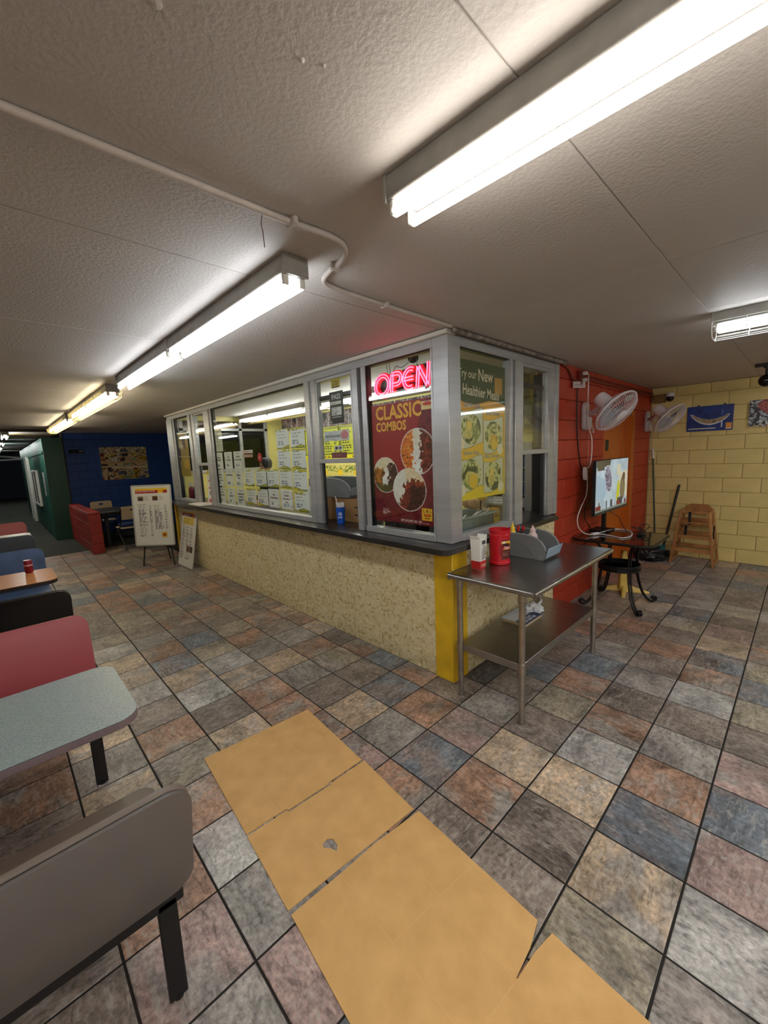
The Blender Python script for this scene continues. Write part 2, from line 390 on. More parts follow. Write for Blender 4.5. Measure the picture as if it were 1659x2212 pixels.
for k in range(4):
    bm.faces.new((vs[k], vs[(k+1)%4], vs[4+(k+1)%4], vs[4+k])); bm.faces.new((vs[4+k], vs[4+(k+1)%4], vs[8+(k+1)%4], vs[8+k]))
bm.faces.new(vs[8:12]); TILE = bpy.data.meshes.new('tile'); bm.to_mesh(TILE); bm.free(); TILE.materials.append(STONE)
cells = []
Ci = M.inverted(); FP = 875.857
for i in range(-9, 18):
    for j in range(-6, 28):
        x, y = (i+.5)*T, (j+.5)*T
        if (x > 0.95 and y > 0.95) or x > 5.98: continue
        pc = []
        for a, b in ((0,0),(1,0),(1,1),(0,1)):
            q = Ci @ Vector(((i+a)*T, (j+b)*T, 0))
            pc.append((829.5+FP*q.x/-q.z, 1106-FP*q.y/-q.z) if q.z < -0.2 else None)
        ar = 0
        if None not in pc:
            xs = [p[0] for p in pc]; ys = [p[1] for p in pc]
            if max(xs) > 0 and min(xs) < 1659 and min(ys) < 2212:
                ar = abs(sum(pc[k][0]*pc[(k+1)%4][1]-pc[(k+1)%4][0]*pc[k][1] for k in range(4)))/2
        cells.append((ar, i, j))
cells.sort(key=lambda c: -c[0])
rng = random.Random(3)
def tcol(i, j):
    k = KNOWN.get((i, j)) or rng.choice('rbbgorrtgbsom')
    c = lin(PAL[k]); f = rng.uniform(1.08, 1.38)
    return [min(1, q*f) for q in c]
far_v, far_f, far_c = [], [], []
for n, (ar, i, j) in enumerate(cells):
    x, y = (i+.5)*T, (j+.5)*T; c = tcol(i, j)
    if n < 298 and ar > 0:
        o = bpy.data.objects.new('tile', TILE); C.objects.link(o); o.parent = floor; o.location = (x, y, 0)
        o.rotation_euler = (0, 0, rng.choice((0, math.pi/2, math.pi, -math.pi/2))); o.color = (*c, 1)
    else:
        b = len(far_v); far_v += [(v.co.x+x, v.co.y+y, v.co.z) for v in TILE.vertices]
        far_f += [tuple(b+k for k in p.vertices) for p in TILE.polygons]; far_c += [(*c, 1)]*len(TILE.vertices)
me = bpy.data.meshes.new('distant_tiles'); me.from_pydata(far_v, [], far_f)
me.color_attributes.new('Col', 'FLOAT_COLOR', 'POINT').data.foreach_set('color', np.array(far_c, np.float32).ravel())
me.materials.append(STONE_A); o = bpy.data.objects.new('distant_tiles', me); C.objects.link(o); o.parent = floor; o['kind'] = 'stuff'

# ---- ceiling: painted panels with seams
ceiling = struct('ceiling', 'textured off white ceiling of painted panels with thin seams')
box('ceiling_deck', CEIL, ceiling, -3.0, 6.2, -4.2, 11.9, CZ+0.004, CZ+0.15, 0)
ys = [-4.2]+[-0.377+1.273*k for k in range(-2, 10)]+[11.9]
for k in range(len(ys)-1):
    xs = [-3.0, -1.57, 0.87, 2.03, 4.47, 6.2] if k % 2 == 0 else [-3.0, -0.52, 0.87, 3.31, 5.75, 6.2]
    if k in (2, 3): xs = [-3.0, -1.57, 0.87, 3.31, 5.75, 6.2]
    for q in range(len(xs)-1):
        y0, y1 = ys[k], ys[k+1]
        if xs[q] < -0.2 and y1 > 10.6: continue
        box('panel', CEIL, ceiling, xs[q]+0.002, xs[q+1]-0.002, y0+0.002, y1-0.002, CZ, CZ+0.006, 0.0012)

for x, y, a, b in ((-1.13,-0.02,0.012,0.004),(-0.88,-0.10,0.006,0.006),(-0.84,-0.12,0.005,0.004)):
    MB().lathe((x,y,CZ+0.0005),[(a,0),(a*0.8,-b*0.6),(1e-6,-b)],12).build('paint_blob', CEIL, ceiling, smooth=60)
# ---- block walls: every block its own piece, joints recessed
BLK = {}
def block_mesh(w_, h_, m, d=0.012):
    key = (round(w_, 4), round(h_, 4), m.name)
    if key not in BLK:
        q = MB().box(0, w_, -d, 0, 0, h_)
        me_o = q.build('block', m, None, bevel=0.004, seg=1); BLK[key] = me_o.data; bpy.data.objects.remove(me_o)
    return BLK[key]
def blocks(wall, m, o, ang, length, height, bw=0.405, bh=0.2, jt=0.0045, holes=(), first=0.0):
    """courses of blocks on a wall face; local x runs along the wall, local -y is out of the wall"""
    ca, sa = math.cos(ang), math.sin(ang); row = 0; z = 0.0
    while z < height-0.02:
        hh = min(bh, height-z); x = -((row % 2)*bw/2+first) % bw-bw
        while x < length-0.01:
            a, b = max(0, x), min(length, x+bw)
            segs = [(a, b)]
            for (h0, h1, g0, g1) in holes:
                if z+hh > g0+0.01 and z < g1-0.01:
                    ns = []
                    for (p, q) in segs:
                        if q <= h0 or p >= h1: ns.append((p, q))
                        else:
                            if p < h0: ns.append((p, h0))
                            if q > h1: ns.append((h1, q))
                    segs = ns
            for (p, q) in segs:
                if q-p > 0.03:
                    ob = bpy.data.objects.new('block', block_mesh(q-p-jt, hh-jt, m)); C.objects.link(ob); ob.parent = wall
                    ob.location = Vector((o[0]+ca*(p+jt/2), o[1]+sa*(p+jt/2), o[2]+z+jt/2))-wall.location; ob.rotation_euler = (0, 0, ang)
            x += bw
        z += bh; row += 1
YEL_J = mat('yellow_joint', (186, 166, 104), 0.7); RED_J = mat('red_joint', (130, 36, 22), 0.7); BLUE_J = mat('blue_joint', (20, 56, 124), 0.7)
wall_yellow = struct('wall_right', 'yellow painted block wall behind the wooden high chair')
box('wall_core', YEL_J, wall_yellow, 6.0, 6.2, -4.2, 1.6, 0, CZ, 0)
blocks(wall_yellow, YEL, (5.998, 0.845, 0), -math.pi/2, 4.2, CZ-0.002, first=0.1)
wall_red = struct('wall_back', 'red painted block wall carrying the two white fans')
RY = 0.852
box('wall_core', RED_J, wall_red, 2.60, 3.94, RY+0.014, RY+0.2, 0, CZ, 0)
box('wall_core', RED_J, wall_red, 5.19, 6.0, RY+0.014, RY+0.2, 0, CZ, 0)
box('wall_core', RED_J, wall_red, 3.94, 5.19, RY+0.014, RY+0.2, 2.19, CZ, 0)
blocks(wall_red, RED, (2.60, RY+0.012, 0), 0, 3.39, CZ-0.002, holes=((1.34, 2.59, 0, 2.19),), first=0.2)
wall_blue = struct('wall_far', 'dark blue block wall with the clipping collage')
box('wall_core', BLUE_J, wall_blue, -0.10, 3.6, 11.684, 11.9, 0, CZ, 0)
blocks(wall_blue, BLUE, (-0.10, 11.682, 0), 0, 3.7, CZ-0.002)
box('corner_bead', mat('brown_trim', (96, 66, 50), 0.6), wall_blue, -0.135, -0.10, 11.66, 11.72, 0, CZ, 0.003)
wall_half = struct('wall_half', 'low red block half wall beside the dark table')
box('wall_core', RED_J, wall_half, -0.19, -0.01, 8.745, 11.66, 0, 0.81, 0)
blocks(wall_half, RED_H, (-0.188, 11.66, 0), -math.pi/2, 2.93, 0.79)
blocks(wall_half, RED_H, (-0.20, 8.743, 0), 0, 0.20, 0.79)
box('cap', RED_H, wall_half, -0.20, 0.0, 8.73, 11.66, 0.79, 0.83, 0.01)
# ---- green building beyond the end of the dining roof
wall_green = struct('wall_green', 'dark green painted wall running away beyond the dining room')
box('wall_face', GREEN, wall_green, -0.52, -0.14, 11.45, 11.69, 0, 2.42, 0.004)
box('wall_face', GREEN, wall_green, -0.52, -0.32, 11.69, 21.0, 0, 2.42, 0.004)
box('ledge', GREEN, wall_green, -0.545, -0.52, 11.47, 21.0, 2.06, 2.12, 0.004)
for y0, y1, z0, z1 in ((13.9, 15.4, 0.72, 1.62),):
    wn = struct('window_8', 'white framed window in the green wall', (0, 0, 0)); MB().box(-0.56, -0.52, y0, y1, z0, z1).build('recess', BLACK, wn)
    for a, b, c, d in ((y0, y1, z0-.05, z0), (y0, y1, z1, z1+.05), (y0-.05, y0, z0-.05, z1+.05), (y1, y1+.05, z0-.05, z1+.05), ((y0+y1)/2-.02, (y0+y1)/2+.02, z0, z1)):
        box('window_frame', WHITE, wn, -0.58, -0.52, a, b, c, d, 0.004)
box('notice_frame', mat('grey_trim', (120, 124, 122), 0.6), wall_green, -0.545, -0.52, 11.85, 12.15, 1.05, 1.62, 0.004)
dn = struct('door_2', 'white door posts past the window in the green wall'); 
for y in (16.6, 17.5): box('door_post', WHITE, dn, -0.60, -0.52, y, y+0.14, 0, 2.0, 0.004)
box('door_head', WHITE, dn, -0.60, -0.52, 16.6, 17.64, 2.0, 2.1, 0.004)
box('door_leaf', mat('door_dark', (30, 44, 40), 0.5), dn, -0.55, -0.52, 16.74, 17.5, 0.01, 2.0, 0.004)
# ---- lower roof beyond: beam, fascia, ribbed deck on joists
canopy = struct('roof_canopy', 'ribbed metal canopy roof with joists beyond the dining room')
TAN = mat('soffit_tan', (186, 156, 112), 0.7, 0, 0.1, 3); BEAM = mat('dark_beam', (70, 58, 48), 0.8); DECK = mat('metal_deck', (150, 170, 166), 0.5, 0.2)
box('beam', BEAM, canopy, -6.0, -0.14, 10.62, 10.76, 2.505, 2.70, 0.004)
box('soffit', TAN, canopy, -6.0, -0.14, 10.76, 14.6, 2.555, 2.60, 0.004)
for k in range(9):
    y = 14.6+k*2.4
    box('joist', BEAM, canopy, -6.0, -0.30, y, y+0.55, 2.595, 2.66, 0.004)
    MB().box(-6.0, -0.30, y+0.55, y+2.4, 2.63, 2.66).build('roof_sheet', DECK, canopy)
truss = thing('steel_truss', (-2.0, 21.5, 0), 'pale steel cross bars at the dark end of the canopy', 'truss')
MB().bar((-4.5, 21.5, 1.98), (-0.45, 21.5, 2.12), 0.06, 0.06).build('lower_bar', WHITE, truss)
MB().bar((-3.6, 21.5, 2.60), (-0.45, 21.5, 2.16), 0.06, 0.06).build('diagonal_bar', WHITE, truss)
MB().bar((-3.6, 21.5, 0.0), (-3.6, 21.5, 2.62), 0.08, 0.08).build('post', WHITE, truss)
# ---- the sides of the room behind the camera's view
wl = struct('wall_left', 'beige wall behind the booths'); box('wall_core', mat('beige_wall', (176, 164, 144), 0.7), wl, -3.1, -2.95, -4.2, 10.6, 0, CZ, 0)
wr = struct('wall_near', 'beige wall behind the viewer'); box('wall_core', MATS['beige_wall'], wr, -3.1, 6.2, -4.35, -4.2, 0, CZ, 0)

# ================================================================== KITCHEN COUNTER BOX
def mosaic(parent, o, U, N, L, H, seed):
    """small mixed mosaic: squares, doubles and verticals, proud of a grout bed"""
    r = random.Random(seed); p = 0.0168; nu, nv = int(L/p), int(H/p); used = np.zeros((nv, nu), bool)
    o, U, N = Vector(o)-parent.location, Vector(U), Vector(N); W = Vector((0,0,1)); vs, fs, cs = [], [], []
    cols = [(228,215,174),(222,207,160),(232,221,184),(217,201,154),(226,212,168)]; dark = [(196,174,118),(186,166,108),(204,184,130)]
    for j in range(nv):
        for i in range(nu):
            if used[j, i]: continue
            a = b = 1; q = r.random(); c = r.choice(cols)
            fr = lambda A, B: i+A <= nu and j+B <= nv and not used[j:j+B, i:i+A].any()
            if q < 0.07 and fr(2, 1): a = 2; c = r.choice(dark)
            elif q < 0.11 and fr(1, 2): b = 2; c = r.choice(dark)
            elif q < 0.24 and fr(2, 1): a = 2
            elif q < 0.36 and fr(1, 2): b = 2
            elif q < 0.44 and fr(2, 2): a = b = 2
            used[j:j+b, i:i+a] = True
            g = 0.0012; x0, x1, z0, z1 = i*p+g, (i+a)*p-g, j*p+g, (j+b)*p-g; k = len(vs); d = 0.0025
            e = 0.0009
            vs += [o+U*x+W*z for x, z in ((x0,z0),(x1,z0),(x1,z1),(x0,z1))]+[o+U*x+W*z+N*d for x, z in ((x0+e,z0+e),(x1-e,z0+e),(x1-e,z1-e),(x0+e,z1-e))]
            fs += [(k+4,k+5,k+6,k+7)]+[(k+t, k+(t+1)%4, k+4+(t+1)%4, k+4+t) for t in range(4)]
            f = r.uniform(0.92, 1.05); cs += [(*[min(1, x*f) for x in lin(c)], 1)]*8
    me = bpy.data.meshes.new('mosaic_tiles'); me.from_pydata([tuple(v) for v in vs], [], fs)
    me.color_attributes.new('Col', 'FLOAT_COLOR', 'POINT').data.foreach_set('color', np.array(cs, np.float32).ravel())
    me.materials.append(MOSAIC); ob = bpy.data.objects.new('mosaic_tiles', me); C.objects.link(ob); ob.parent = parent; ob['kind'] = 'stuff'
def grime_mat():
    """cream grout that is dirty along the floor"""
    m, n, l, b = nmat('mosaic_grout'); g = n.new('ShaderNodeNewGeometry'); s = n.new('ShaderNodeSeparateXYZ'); l.new(g.outputs['Position'], s.inputs[0])
    no = n.new('ShaderNodeTexNoise'); no.inputs['Scale'].default_value = 5; l.new(g.outputs['Position'], no.inputs['Vector'])
    ml = n.new('ShaderNodeMath'); ml.operation = 'MULTIPLY_ADD'; ml.inputs[1].default_value = 0.22; l.new(no.outputs['Fac'], ml.inputs[0]); ml.inputs[2].default_value = 0.02
    dv = n.new('ShaderNodeMath'); dv.operation = 'DIVIDE'; l.new(s.outputs['Z'], dv.inputs[0]); l.new(ml.outputs[0], dv.inputs[1])
    r = n.new('ShaderNodeValToRGB'); r.color_ramp.elements[0].position = 0.5; r.color_ramp.elements[1].position = 1.3
    r.color_ramp.elements[0].color = (*lin((64, 54, 36)), 1); r.color_ramp.elements[1].color = (*lin((234, 225, 198)), 1)
    r.color_ramp.elements[1].position = 1.0
    l.new(dv.outputs[0], r.inputs[0]); l.new(r.outputs[0], b.inputs['Base Color']); b.inputs['Roughness'].default_value = 0.8
    return m
GROUT_M = grime_mat()
KX, KY, KE, KR = 0.873, 0.858, 6.88, 2.60            # counter wall planes and ends
wall_front = struct('wall_front', 'cream mosaic tiled counter wall under the long service windows')
box('wall_core', GROUT_M, wall_front, KX+0.001, KX+0.14, 1.02, KE, 0, 1.035, 0)
mosaic(wall_front, (KX+0.001, KE, 0.003), (0,-1,0), (-1,0,0), KE-1.015, 1.03, 4)
wall_side = struct('wall_side', 'cream mosaic tiled counter wall behind the steel table')
box('wall_core', GROUT_M, wall_side, 1.05, KR, KY+0.001, KY+0.14, 0, 1.035, 0)
mosaic(wall_side, (1.05, KY+0.001, 0.003), (1,0,0), (0,-1,0), KR-1.05, 1.03, 5)
pil = struct('pillar', 'yellow painted corner pillar under the counter')
box('pillar_body', YEL_P, pil, 0.862, 1.048, 0.846, 1.018, 0, 1.035, 0.004)
post2 = struct('pillar_2', 'thin yellow post at the far end of the counter wall')
box('pillar_body', YEL_P, post2, 0.84, 0.90, 6.885, 6.96, 0, 1.035, 0.004)
# L shaped counter slab
ctr = thing('service_counter', (0.9, 0.9, 1.035), 'dark laminate service counter running along the windows', 'counter')
def arc(cx, cy, r, a0, a1, n=8): return [(cx+r*math.cos(a0+(a1-a0)*k/n), cy+r*math.sin(a0+(a1-a0)*k/n)) for k in range(n+1)]
outer = arc(0.735, 0.815, 0.06, math.pi, 1.5*math.pi)
pts = outer+[(2.44, 0.755), (2.44, 0.845), (2.595, 0.845), (2.595, 1.55), (1.32, 1.55), (1.32, 6.85), (0.90, 6.85), (0.90, 6.98), (0.675, 6.98)]
MB().prism(pts, 0.036, (0, 0, 1.039)).build('worktop', SLAB, ctr, bevel=0.004, seg=2)
ed = outer+[(2.44, 0.755)]
inn = [(x-(0.003), y-0.003) for x, y in ed]
e2 = MB(); rail = [(0.672, 6.98)]+[(x-0.003 if k == 0 else x-0.002, y-0.002) for k, (x, y) in enumerate(outer)]+[(2.44, 0.752)]
vs = [(x, y, 1.036) for x, y in rail]+[(x, y, 1.076) for x, y in rail]; n_ = len(rail)
back = [(x+0.012 if k < n_-1 else x, y+0.012 if k else y) for k, (x, y) in enumerate(rail)]
vs += [(x, y, 1.036) for x, y in back]+[(x, y, 1.076) for x, y in back]
fs = []
for k in range(n_-1): fs += [(k, k+1, n_+k+1, n_+k), (n_+k, n_+k+1, 3*n_+k+1, 3*n_+k), (2*n_+k, 2*n_+k+1, k+1, k), (3*n_+k, 3*n_+k+1, 2*n_+k+1, 2*n_+k)]
fs += [(0, n_, 3*n_, 2*n_), (n_-1, 3*n_-1, 4*n_-1, 2*n_-1)]
e2.add(vs, fs).build('edge_band', mat('counter_edge', (74, 72, 70), 0.25, 0.6, 0.2, 4), ctr)

# ---- window frames, left run (plane x = 0.873), right run (plane y = 0.858)
D0, D1 = 0.855, 0.925
def fr(p, name, y0, y1, z0, z1, d0=D0, d1=D1, m=None):
    return box(name, m or ALU, p, d0, d1, min(y0, y1), max(y0, y1), z0, z1, 0.003)
def fs_(p, name, x0, x1, z0, z1, d0=0.842, d1=0.912, m=None):
    return box(name, m or ALU, p, x0, x1, d0, d1, z0, z1, 0.003)
SZ, HZ = 1.077, 2.452
trim = struct('trim_1', 'white painted trim and header above the service windows')
box('header', ALU, trim, D0, D1, 0.98, KE, HZ, 2.512, 0.003); box('crown_strip', WHITE, trim, 0.825, D1, 0.83, KE+0.03, 2.512, CZ-0.003, 0.004)
box('header', ALU, trim, 0.99, KR, 0.842, 0.912, HZ, 2.512, 0.003); box('crown_strip', mat('grey_trim2', (120, 112, 106), 0.6), trim, 0.93, KR, 0.832, 0.912, 2.512, CZ-0.003, 0.004)
cpost = struct('trim_2', 'brushed metal corner post between the two window runs')
box('corner_post', ALU, cpost, 0.852, 0.990, 0.840, 0.980, SZ, 2.512, 0.004)
def fixed(n, label, y0, y1):
    wn = struct('window_%d' % n, label)
    fr(wn, 'sill_rail', y0, y1, SZ, SZ+0.05, D0-0.012); fr(wn, 'jamb', y0, y0+0.022, SZ+0.05, HZ); fr(wn, 'jamb', y1-0.06, y1, SZ+0.05, HZ)
    fr(wn, 'gasket', y0+0.022, y1-0.06, HZ-0.008, HZ, D0+0.01, D1, BLACK); fr(wn, 'gasket', y1-0.066, y1-0.06, SZ+0.05, HZ, D0+0.005, D1-0.01, BLACK)
    MB().box(0.870, 0.874, y0+0.022, y1-0.066, SZ+0.05, HZ-0.008).build('glass_pane', GLASS, wn)
    return wn
def mull(wn, y0, y1): fr(wn, 'mullion', y0, y1, SZ, HZ, D0-0.015, D1)
def service(n, label, y0, y1, top_rail=True):
    wn = struct('window_%d' % n, label)
    fr(wn, 'jamb', y1-0.085, y1, SZ, HZ, D0, D1); fr(wn, 'track', y1-0.10, y1-0.085, SZ, 1.69, D0+0.03, D1-0.01, ALU_D); fr(wn, 'jamb', y0, y0+0.02, SZ, HZ)
    fr(wn, 'head_rail', y0+0.02, y1-0.085, HZ-0.03, HZ, D0+0.01)
    fr(wn, 'sash_rail', y0+0.02, y1-0.085, 1.67, 1.712, D0-0.005, D0+0.03); fr(wn, 'sash_stile', y1-0.115, y1-0.085, 1.712, HZ-0.03, D0, D0+0.03); fr(wn, 'sash_stile', y0+0.02, y0+0.04, 1.712, HZ-0.03, D0, D0+0.03)
    if top_rail: fr(wn, 'rear_sash_rail', y0+0.03, y1-0.09, 2.262, 2.30, D0+0.045, D1, ALU_D)
    MB().box(0.868, 0.872, y0+0.04, y1-0.115, 1.712, HZ-0.03).build('glass_pane', GLASS, wn)
    if top_rail: MB().box(0.912, 0.916, y0+0.03, y1-0.09, 1.74, 2.262).build('rear_glass_pane', GLASS, wn)
    return wn
w5 = fixed(5, 'service window with the red neon and the dark red plate poster', 0.98, 1.745); mull(w5, 1.775, 1.845); fr(w5, 'gap', 1.745, 1.775, SZ, HZ, D0+0.03, D1-0.02, BLACK)
w4 = service(4, 'raised sash service window with the number sticker over the blue cup', 1.845, 2.49); mull(w4, 2.49, 2.575)
w3 = fixed(3, 'wide fixed window pane covered with paper specials', 2.575, 5.00); mull(w3, 5.00, 5.19)
w2 = service(2, 'narrow raised sash window at the far end', 5.19, 5.735, False); mull(w2, 5.735, 5.84)
w1 = fixed(1, 'narrow fixed end window beside the blue wall', 5.84, 6.60); mull(w1, 6.60, KE)
# right run
w6 = struct('window_6', 'fixed window with the green and yellow meals banner')
fs_(w6, 'sill_rail', 0.99, 1.73, SZ, SZ+0.05, 0.83); fs_(w6, 'jamb', 1.672, 1.725, SZ+0.05, HZ); fs_(w6, 'gasket', 1.725, 1.738, SZ, HZ, 0.86, 0.9, BLACK); fs_(w6, 'gasket', 0.99, 1.672, HZ-0.008, HZ, 0.852, 0.9, BLACK)
MB().box(0.99, 1.672, 0.866, 0.870, SZ+0.05, HZ-0.008).build('glass_pane', GLASS, w6)
fs_(w6, 'mullion', 1.738, 1.872, SZ, HZ, 0.828)
w7 = struct('window_7', 'raised sash service window beside the red wall')
fs_(w7, 'jamb', 2.40, 2.52, SZ, HZ); fs_(w7, 'jamb', 2.52, KR, SZ, 2.512, 0.835); fs_(w7, 'track', 2.36, 2.385, SZ, 1.69, 0.872, 0.9, ALU_D); fs_(w7, 'track', 2.385, 2.40, SZ, 1.69, 0.86, 0.9)
fs_(w7, 'head_rail', 1.872, 2.40, HZ-0.03, HZ); fs_(w7, 'sash_rail', 1.872, 2.40, 1.68, 1.722, 0.838, 0.87); fs_(w7, 'sash_stile', 2.365, 2.40, 1.722, HZ-0.03, 0.842, 0.87); fs_(w7, 'rear_sash_rail', 1.872, 2.37, 2.265, 2.305, 0.885, 0.912, ALU_D)
MB().box(1.872, 2.365, 0.854, 0.858, 1.722, HZ-0.03).build('glass_pane', GLASS, w7); MB().box(1.872, 2.37, 0.896, 0.900, 1.74, 2.265).build('rear_glass_pane', GLASS, w7)
fs_(w7, 'reveal_panel', 2.582, 2.598, SZ, HZ, 0.912, 1.09, BLACK_M)
# ---- kitchen shell
kb = struct('wall_kitchen', 'yellow inside wall of the kitchen behind the menu boards')
box('wall_core', CREAMW, kb, 3.05, 3.15, RY+0.21, 6.9, 0, CZ, 0)
ke = struct('wall_end', 'yellow end wall of the kitchen with dark framed windows')
box('wall_core', CREAMW, ke, 2.70, 3.05, 6.80, 6.90, 0, CZ, 0); box('wall_core', CREAMW, ke, 1.02, 2.70, 6.80, 6.88, 0, 1.55, 0); box('wall_core', CREAMW, ke, 1.02, 2.70, 6.80, 6.88, 2.46, CZ, 0)
for x in (1.02, 1.55, 2.10, 2.64): box('jamb', ALU, ke, x, x+0.06, 6.79, 6.86, 1.55, 2.46, 0.003)
box('sill_rail', ALU, ke, 1.02, 2.70, 6.78, 6.86, 1.52, 1.57, 0.003); box('head_rail', ALU, ke, 1.02, 2.70, 6.79, 6.86, 2.28, 2.33, 0.003)
MB().box(1.05, 2.68, 6.83, 6.834, 1.57, 2.46).build('glass_pane', glass_mat('end_glass', (0.25, 0.26, 0.25)), ke)
kf = struct('wall_service', 'pale rear wall of the kitchen behind the red wall'); box('wall_core', CREAMW, kf, 2.62, 3.05, RY+0.205, RY+0.23, 0, CZ, 0)
# ---- orange door in the red wall
dr1 = struct('door_1', 'orange painted double door between the fans')
box('door_leaf', ORANGE, dr1, 4.02, 4.60, RY+0.03, RY+0.07, 0.01, 2.12, 0.003); box('door_leaf', ORANGE, dr1, 4.61, 5.06, RY+0.075, RY+0.11, 0.01, 2.12, 0.003)
for x in (4.72, 4.88): box('stile', ORANGE, dr1, x, x+0.025, RY+0.06, RY+0.08, 0.02, 2.10, 0.003)
box('door_frame', ORANGE, dr1, 3.94, 4.02, RY+0.005, RY+0.15, 0, 2.19, 0.004); box('door_frame', ORANGE, dr1, 5.06, 5.19, RY-0.005, RY+0.15, 0, 2.19, 0.004); box('door_frame', mat('tan_lintel', (150, 104, 62), 0.6), dr1, 4.02, 5.06, RY+0.005, RY+0.15, 2.12, 2.19, 0.004)
box('lock_plate', mat('lock', (52, 56, 58), 0.4, 0.6), dr1, 4.085, 4.185, RY+0.018, RY+0.03, 1.66, 1.79, 0.004)
box('door_back', BLACK_M, dr1, 3.94, 5.19, RY+0.16, RY+0.18, 0, 2.19, 0)

# ================================================================== LIGHT FITTINGS
def fixture(x, y0, y1, em, label, group='ceiling tube fixtures', guard=None, segs=2, zc=CZ-0.001, wd=0.115, drop=0.072, ntube=2, along='y', hmat=None):
    """strip fitting with bare tubes; along='y' or 'x'"""
    t = thing('fluorescent_fixture', (x, y0, zc) if along == 'y' else (y0, x, zc), label, 'ceiling light', group)
    P = (lambda a, b, z: (x+a, b, z)) if along == 'y' else (lambda a, b, z: (b, x+a, z))
    hm = hmat or FIXT
    prof = [(-wd*0.44, 0), (-wd/2, -drop*0.92), (-wd*0.47, -drop), (wd*0.47, -drop), (wd/2, -drop*0.92), (wd*0.44, 0)]
    m = MB(); n = len(prof); vs = [P(a, y0+0.01, zc+z) for a, z in prof]+[P(a, y1-0.01, zc+z) for a, z in prof]
    m.add(vs, [tuple(range(n)), tuple(range(n, 2*n))[::-1]]+[(i, n+i, n+(i+1)%n, (i+1)%n) for i in range(n)]).build('housing', hm, t, bevel=0.0015)
    for ya, yb in ((y0, y0+0.012), (y1-0.012, y1)):
        pp = [P(-wd/2-.002, 0, zc), P(wd/2+.002, 0, zc)]
        m = MB(); a = P(-wd/2-.002, ya, zc-drop-.004); b = P(wd/2+.002, yb, zc)
        m.box(min(a[0], b[0]), max(a[0], b[0]), min(a[1], b[1]), max(a[1], b[1]), zc-drop-.004, zc).build('end_plate', hm, t, bevel=0.002)
    L = (y1-y0)/segs; zt = zc-drop-0.030
    for s in range(segs):
        for k in range(ntube):
            a = 0.0 if ntube == 1 else (-0.039 if k == 0 else 0.039)
            q0, q1 = y0+s*L+0.03, y0+(s+1)*L-0.03
            MB().cyl(P(a, q0, zt), P(a, q1, zt), 0.0145, n=12).build('tube', em, t, smooth=40)
            for q, sg in ((q0, -1), (q1, 1)):
                m = MB(); u = P(a-0.013, q+sg*0.004-0.008, 0); v = P(a+0.013, q+sg*0.004+0.008, 0)
                m.box(min(u[0], v[0]), max(u[0], v[0]), min(u[1], v[1]), max(u[1], v[1]), zt-0.010, zc-drop).build('lamp_holder', WHITE, t, bevel=0.003)
        if s: 
            u = P(-wd/2-.003, y0+s*L-.02, 0); v = P(wd/2+.003, y0+s*L+.02, 0)
            MB().box(min(u[0], v[0]), max(u[0], v[0]), min(u[1], v[1]), max(u[1], v[1]), zc-drop-.006, zc-.001).build('joint_plate', hm, t, bevel=0.002)
    if guard:
        gm, gw, gd, step = guard; m = MB(); k = int((y1-y0)/step)
        sec = [(-gw/2, zc-drop*0.9), (-gw/2*0.9, zc-drop-gd*0.6), (-gw/2*0.55, zc-drop-gd), (gw/2*0.55, zc-drop-gd), (gw/2*0.9, zc-drop-gd*0.6), (gw/2, zc-drop*0.9)]
        for i in range(k+1):
            b = y0+0.01+i*(y1-y0-0.02)/k; m.tube([P(a, b, z) for a, z in sec], 0.0021, 5)
        for a, z in sec+[(0, zc-drop-gd)]: m.tube([P(a, y0+.01, z), P(a, y1-.01, z)], 0.0021, 5)
        m.build('wire_guard', gm, t)
    return t
EM_W = emit_mat('tube_warm', (255, 238, 214), TUBE_WARM); EM_C = emit_mat('tube_cool', (232, 244, 255), TUBE_COOL)
EM_Y = emit_mat('tube_yellow', (255, 224, 160), TUBE_YEL); EM_K = emit_mat('tube_kitchen', (248, 246, 236), TUBE_KIT); EM_F = emit_mat('tube_far', (240, 250, 240), TUBE_FAR)
fixture(-0.455, -2.42, 0.045, EM_W, 'long bright warm twin tube fixture running overhead out of the frame')
fixture(-0.455, 0.61, 3.60, EM_C, 'long cool white twin tube fixture before the service windows')
GUARD_Y = mat('yellowed_wire', (206, 186, 130), 0.5); GUARD_W = mat('white_wire', (225, 228, 226), 0.45)
fixture(-0.455, 4.05, 6.55, EM_Y, 'yellowed wire caged tube fixture, third in the row', guard=(GUARD_Y, 0.19, 0.075, 0.07))
fixture(-0.455, 7.10, 9.60, EM_Y, 'smaller looking caged tube fixture near the blue wall', guard=(GUARD_Y, 0.19, 0.075, 0.10))
for k, y in enumerate((11.2, 14.9, 18.2, 21.6, 25.2)):
    fixture(-1.12, y, y+1.25, EM_F, 'far tube fixture under the dark canopy roof, %s from the beam' % ('first','second','third','fourth','fifth')[k], group='tube fixtures under the far canopy', segs=1, zc=2.55)
fixture(-2.3, 11.2, 12.4, EM_F, 'tube fixture at the edge of the canopy beside the far row', group='tube fixtures under the far canopy', segs=1, zc=2.55)
fixture(2.06, -2.9, -0.385, EM_C, 'white wire caged tube fixture before the yellow wall', guard=(GUARD_W, 0.20, 0.085, 0.16))
fixture(5.35, -3.6, -1.05, EM_C, 'wire caged tube fixture farther along the yellow wall side, outside the frame', guard=(GUARD_W, 0.20, 0.085, 0.16))
fixture(2.08, 1.88, 4.34, EM_K, 'bare tube fixture over the kitchen behind the neon window', group='kitchen tube fixtures')
fixture(2.08, 4.42, 6.60, EM_K, 'bare tube fixture over the kitchen behind the papered window', group='kitchen tube fixtures')
EM_FILL = emit_mat('tube_added_fill', (240, 246, 255), 30.0)  # fill tubes out of view, added to brighten the floor
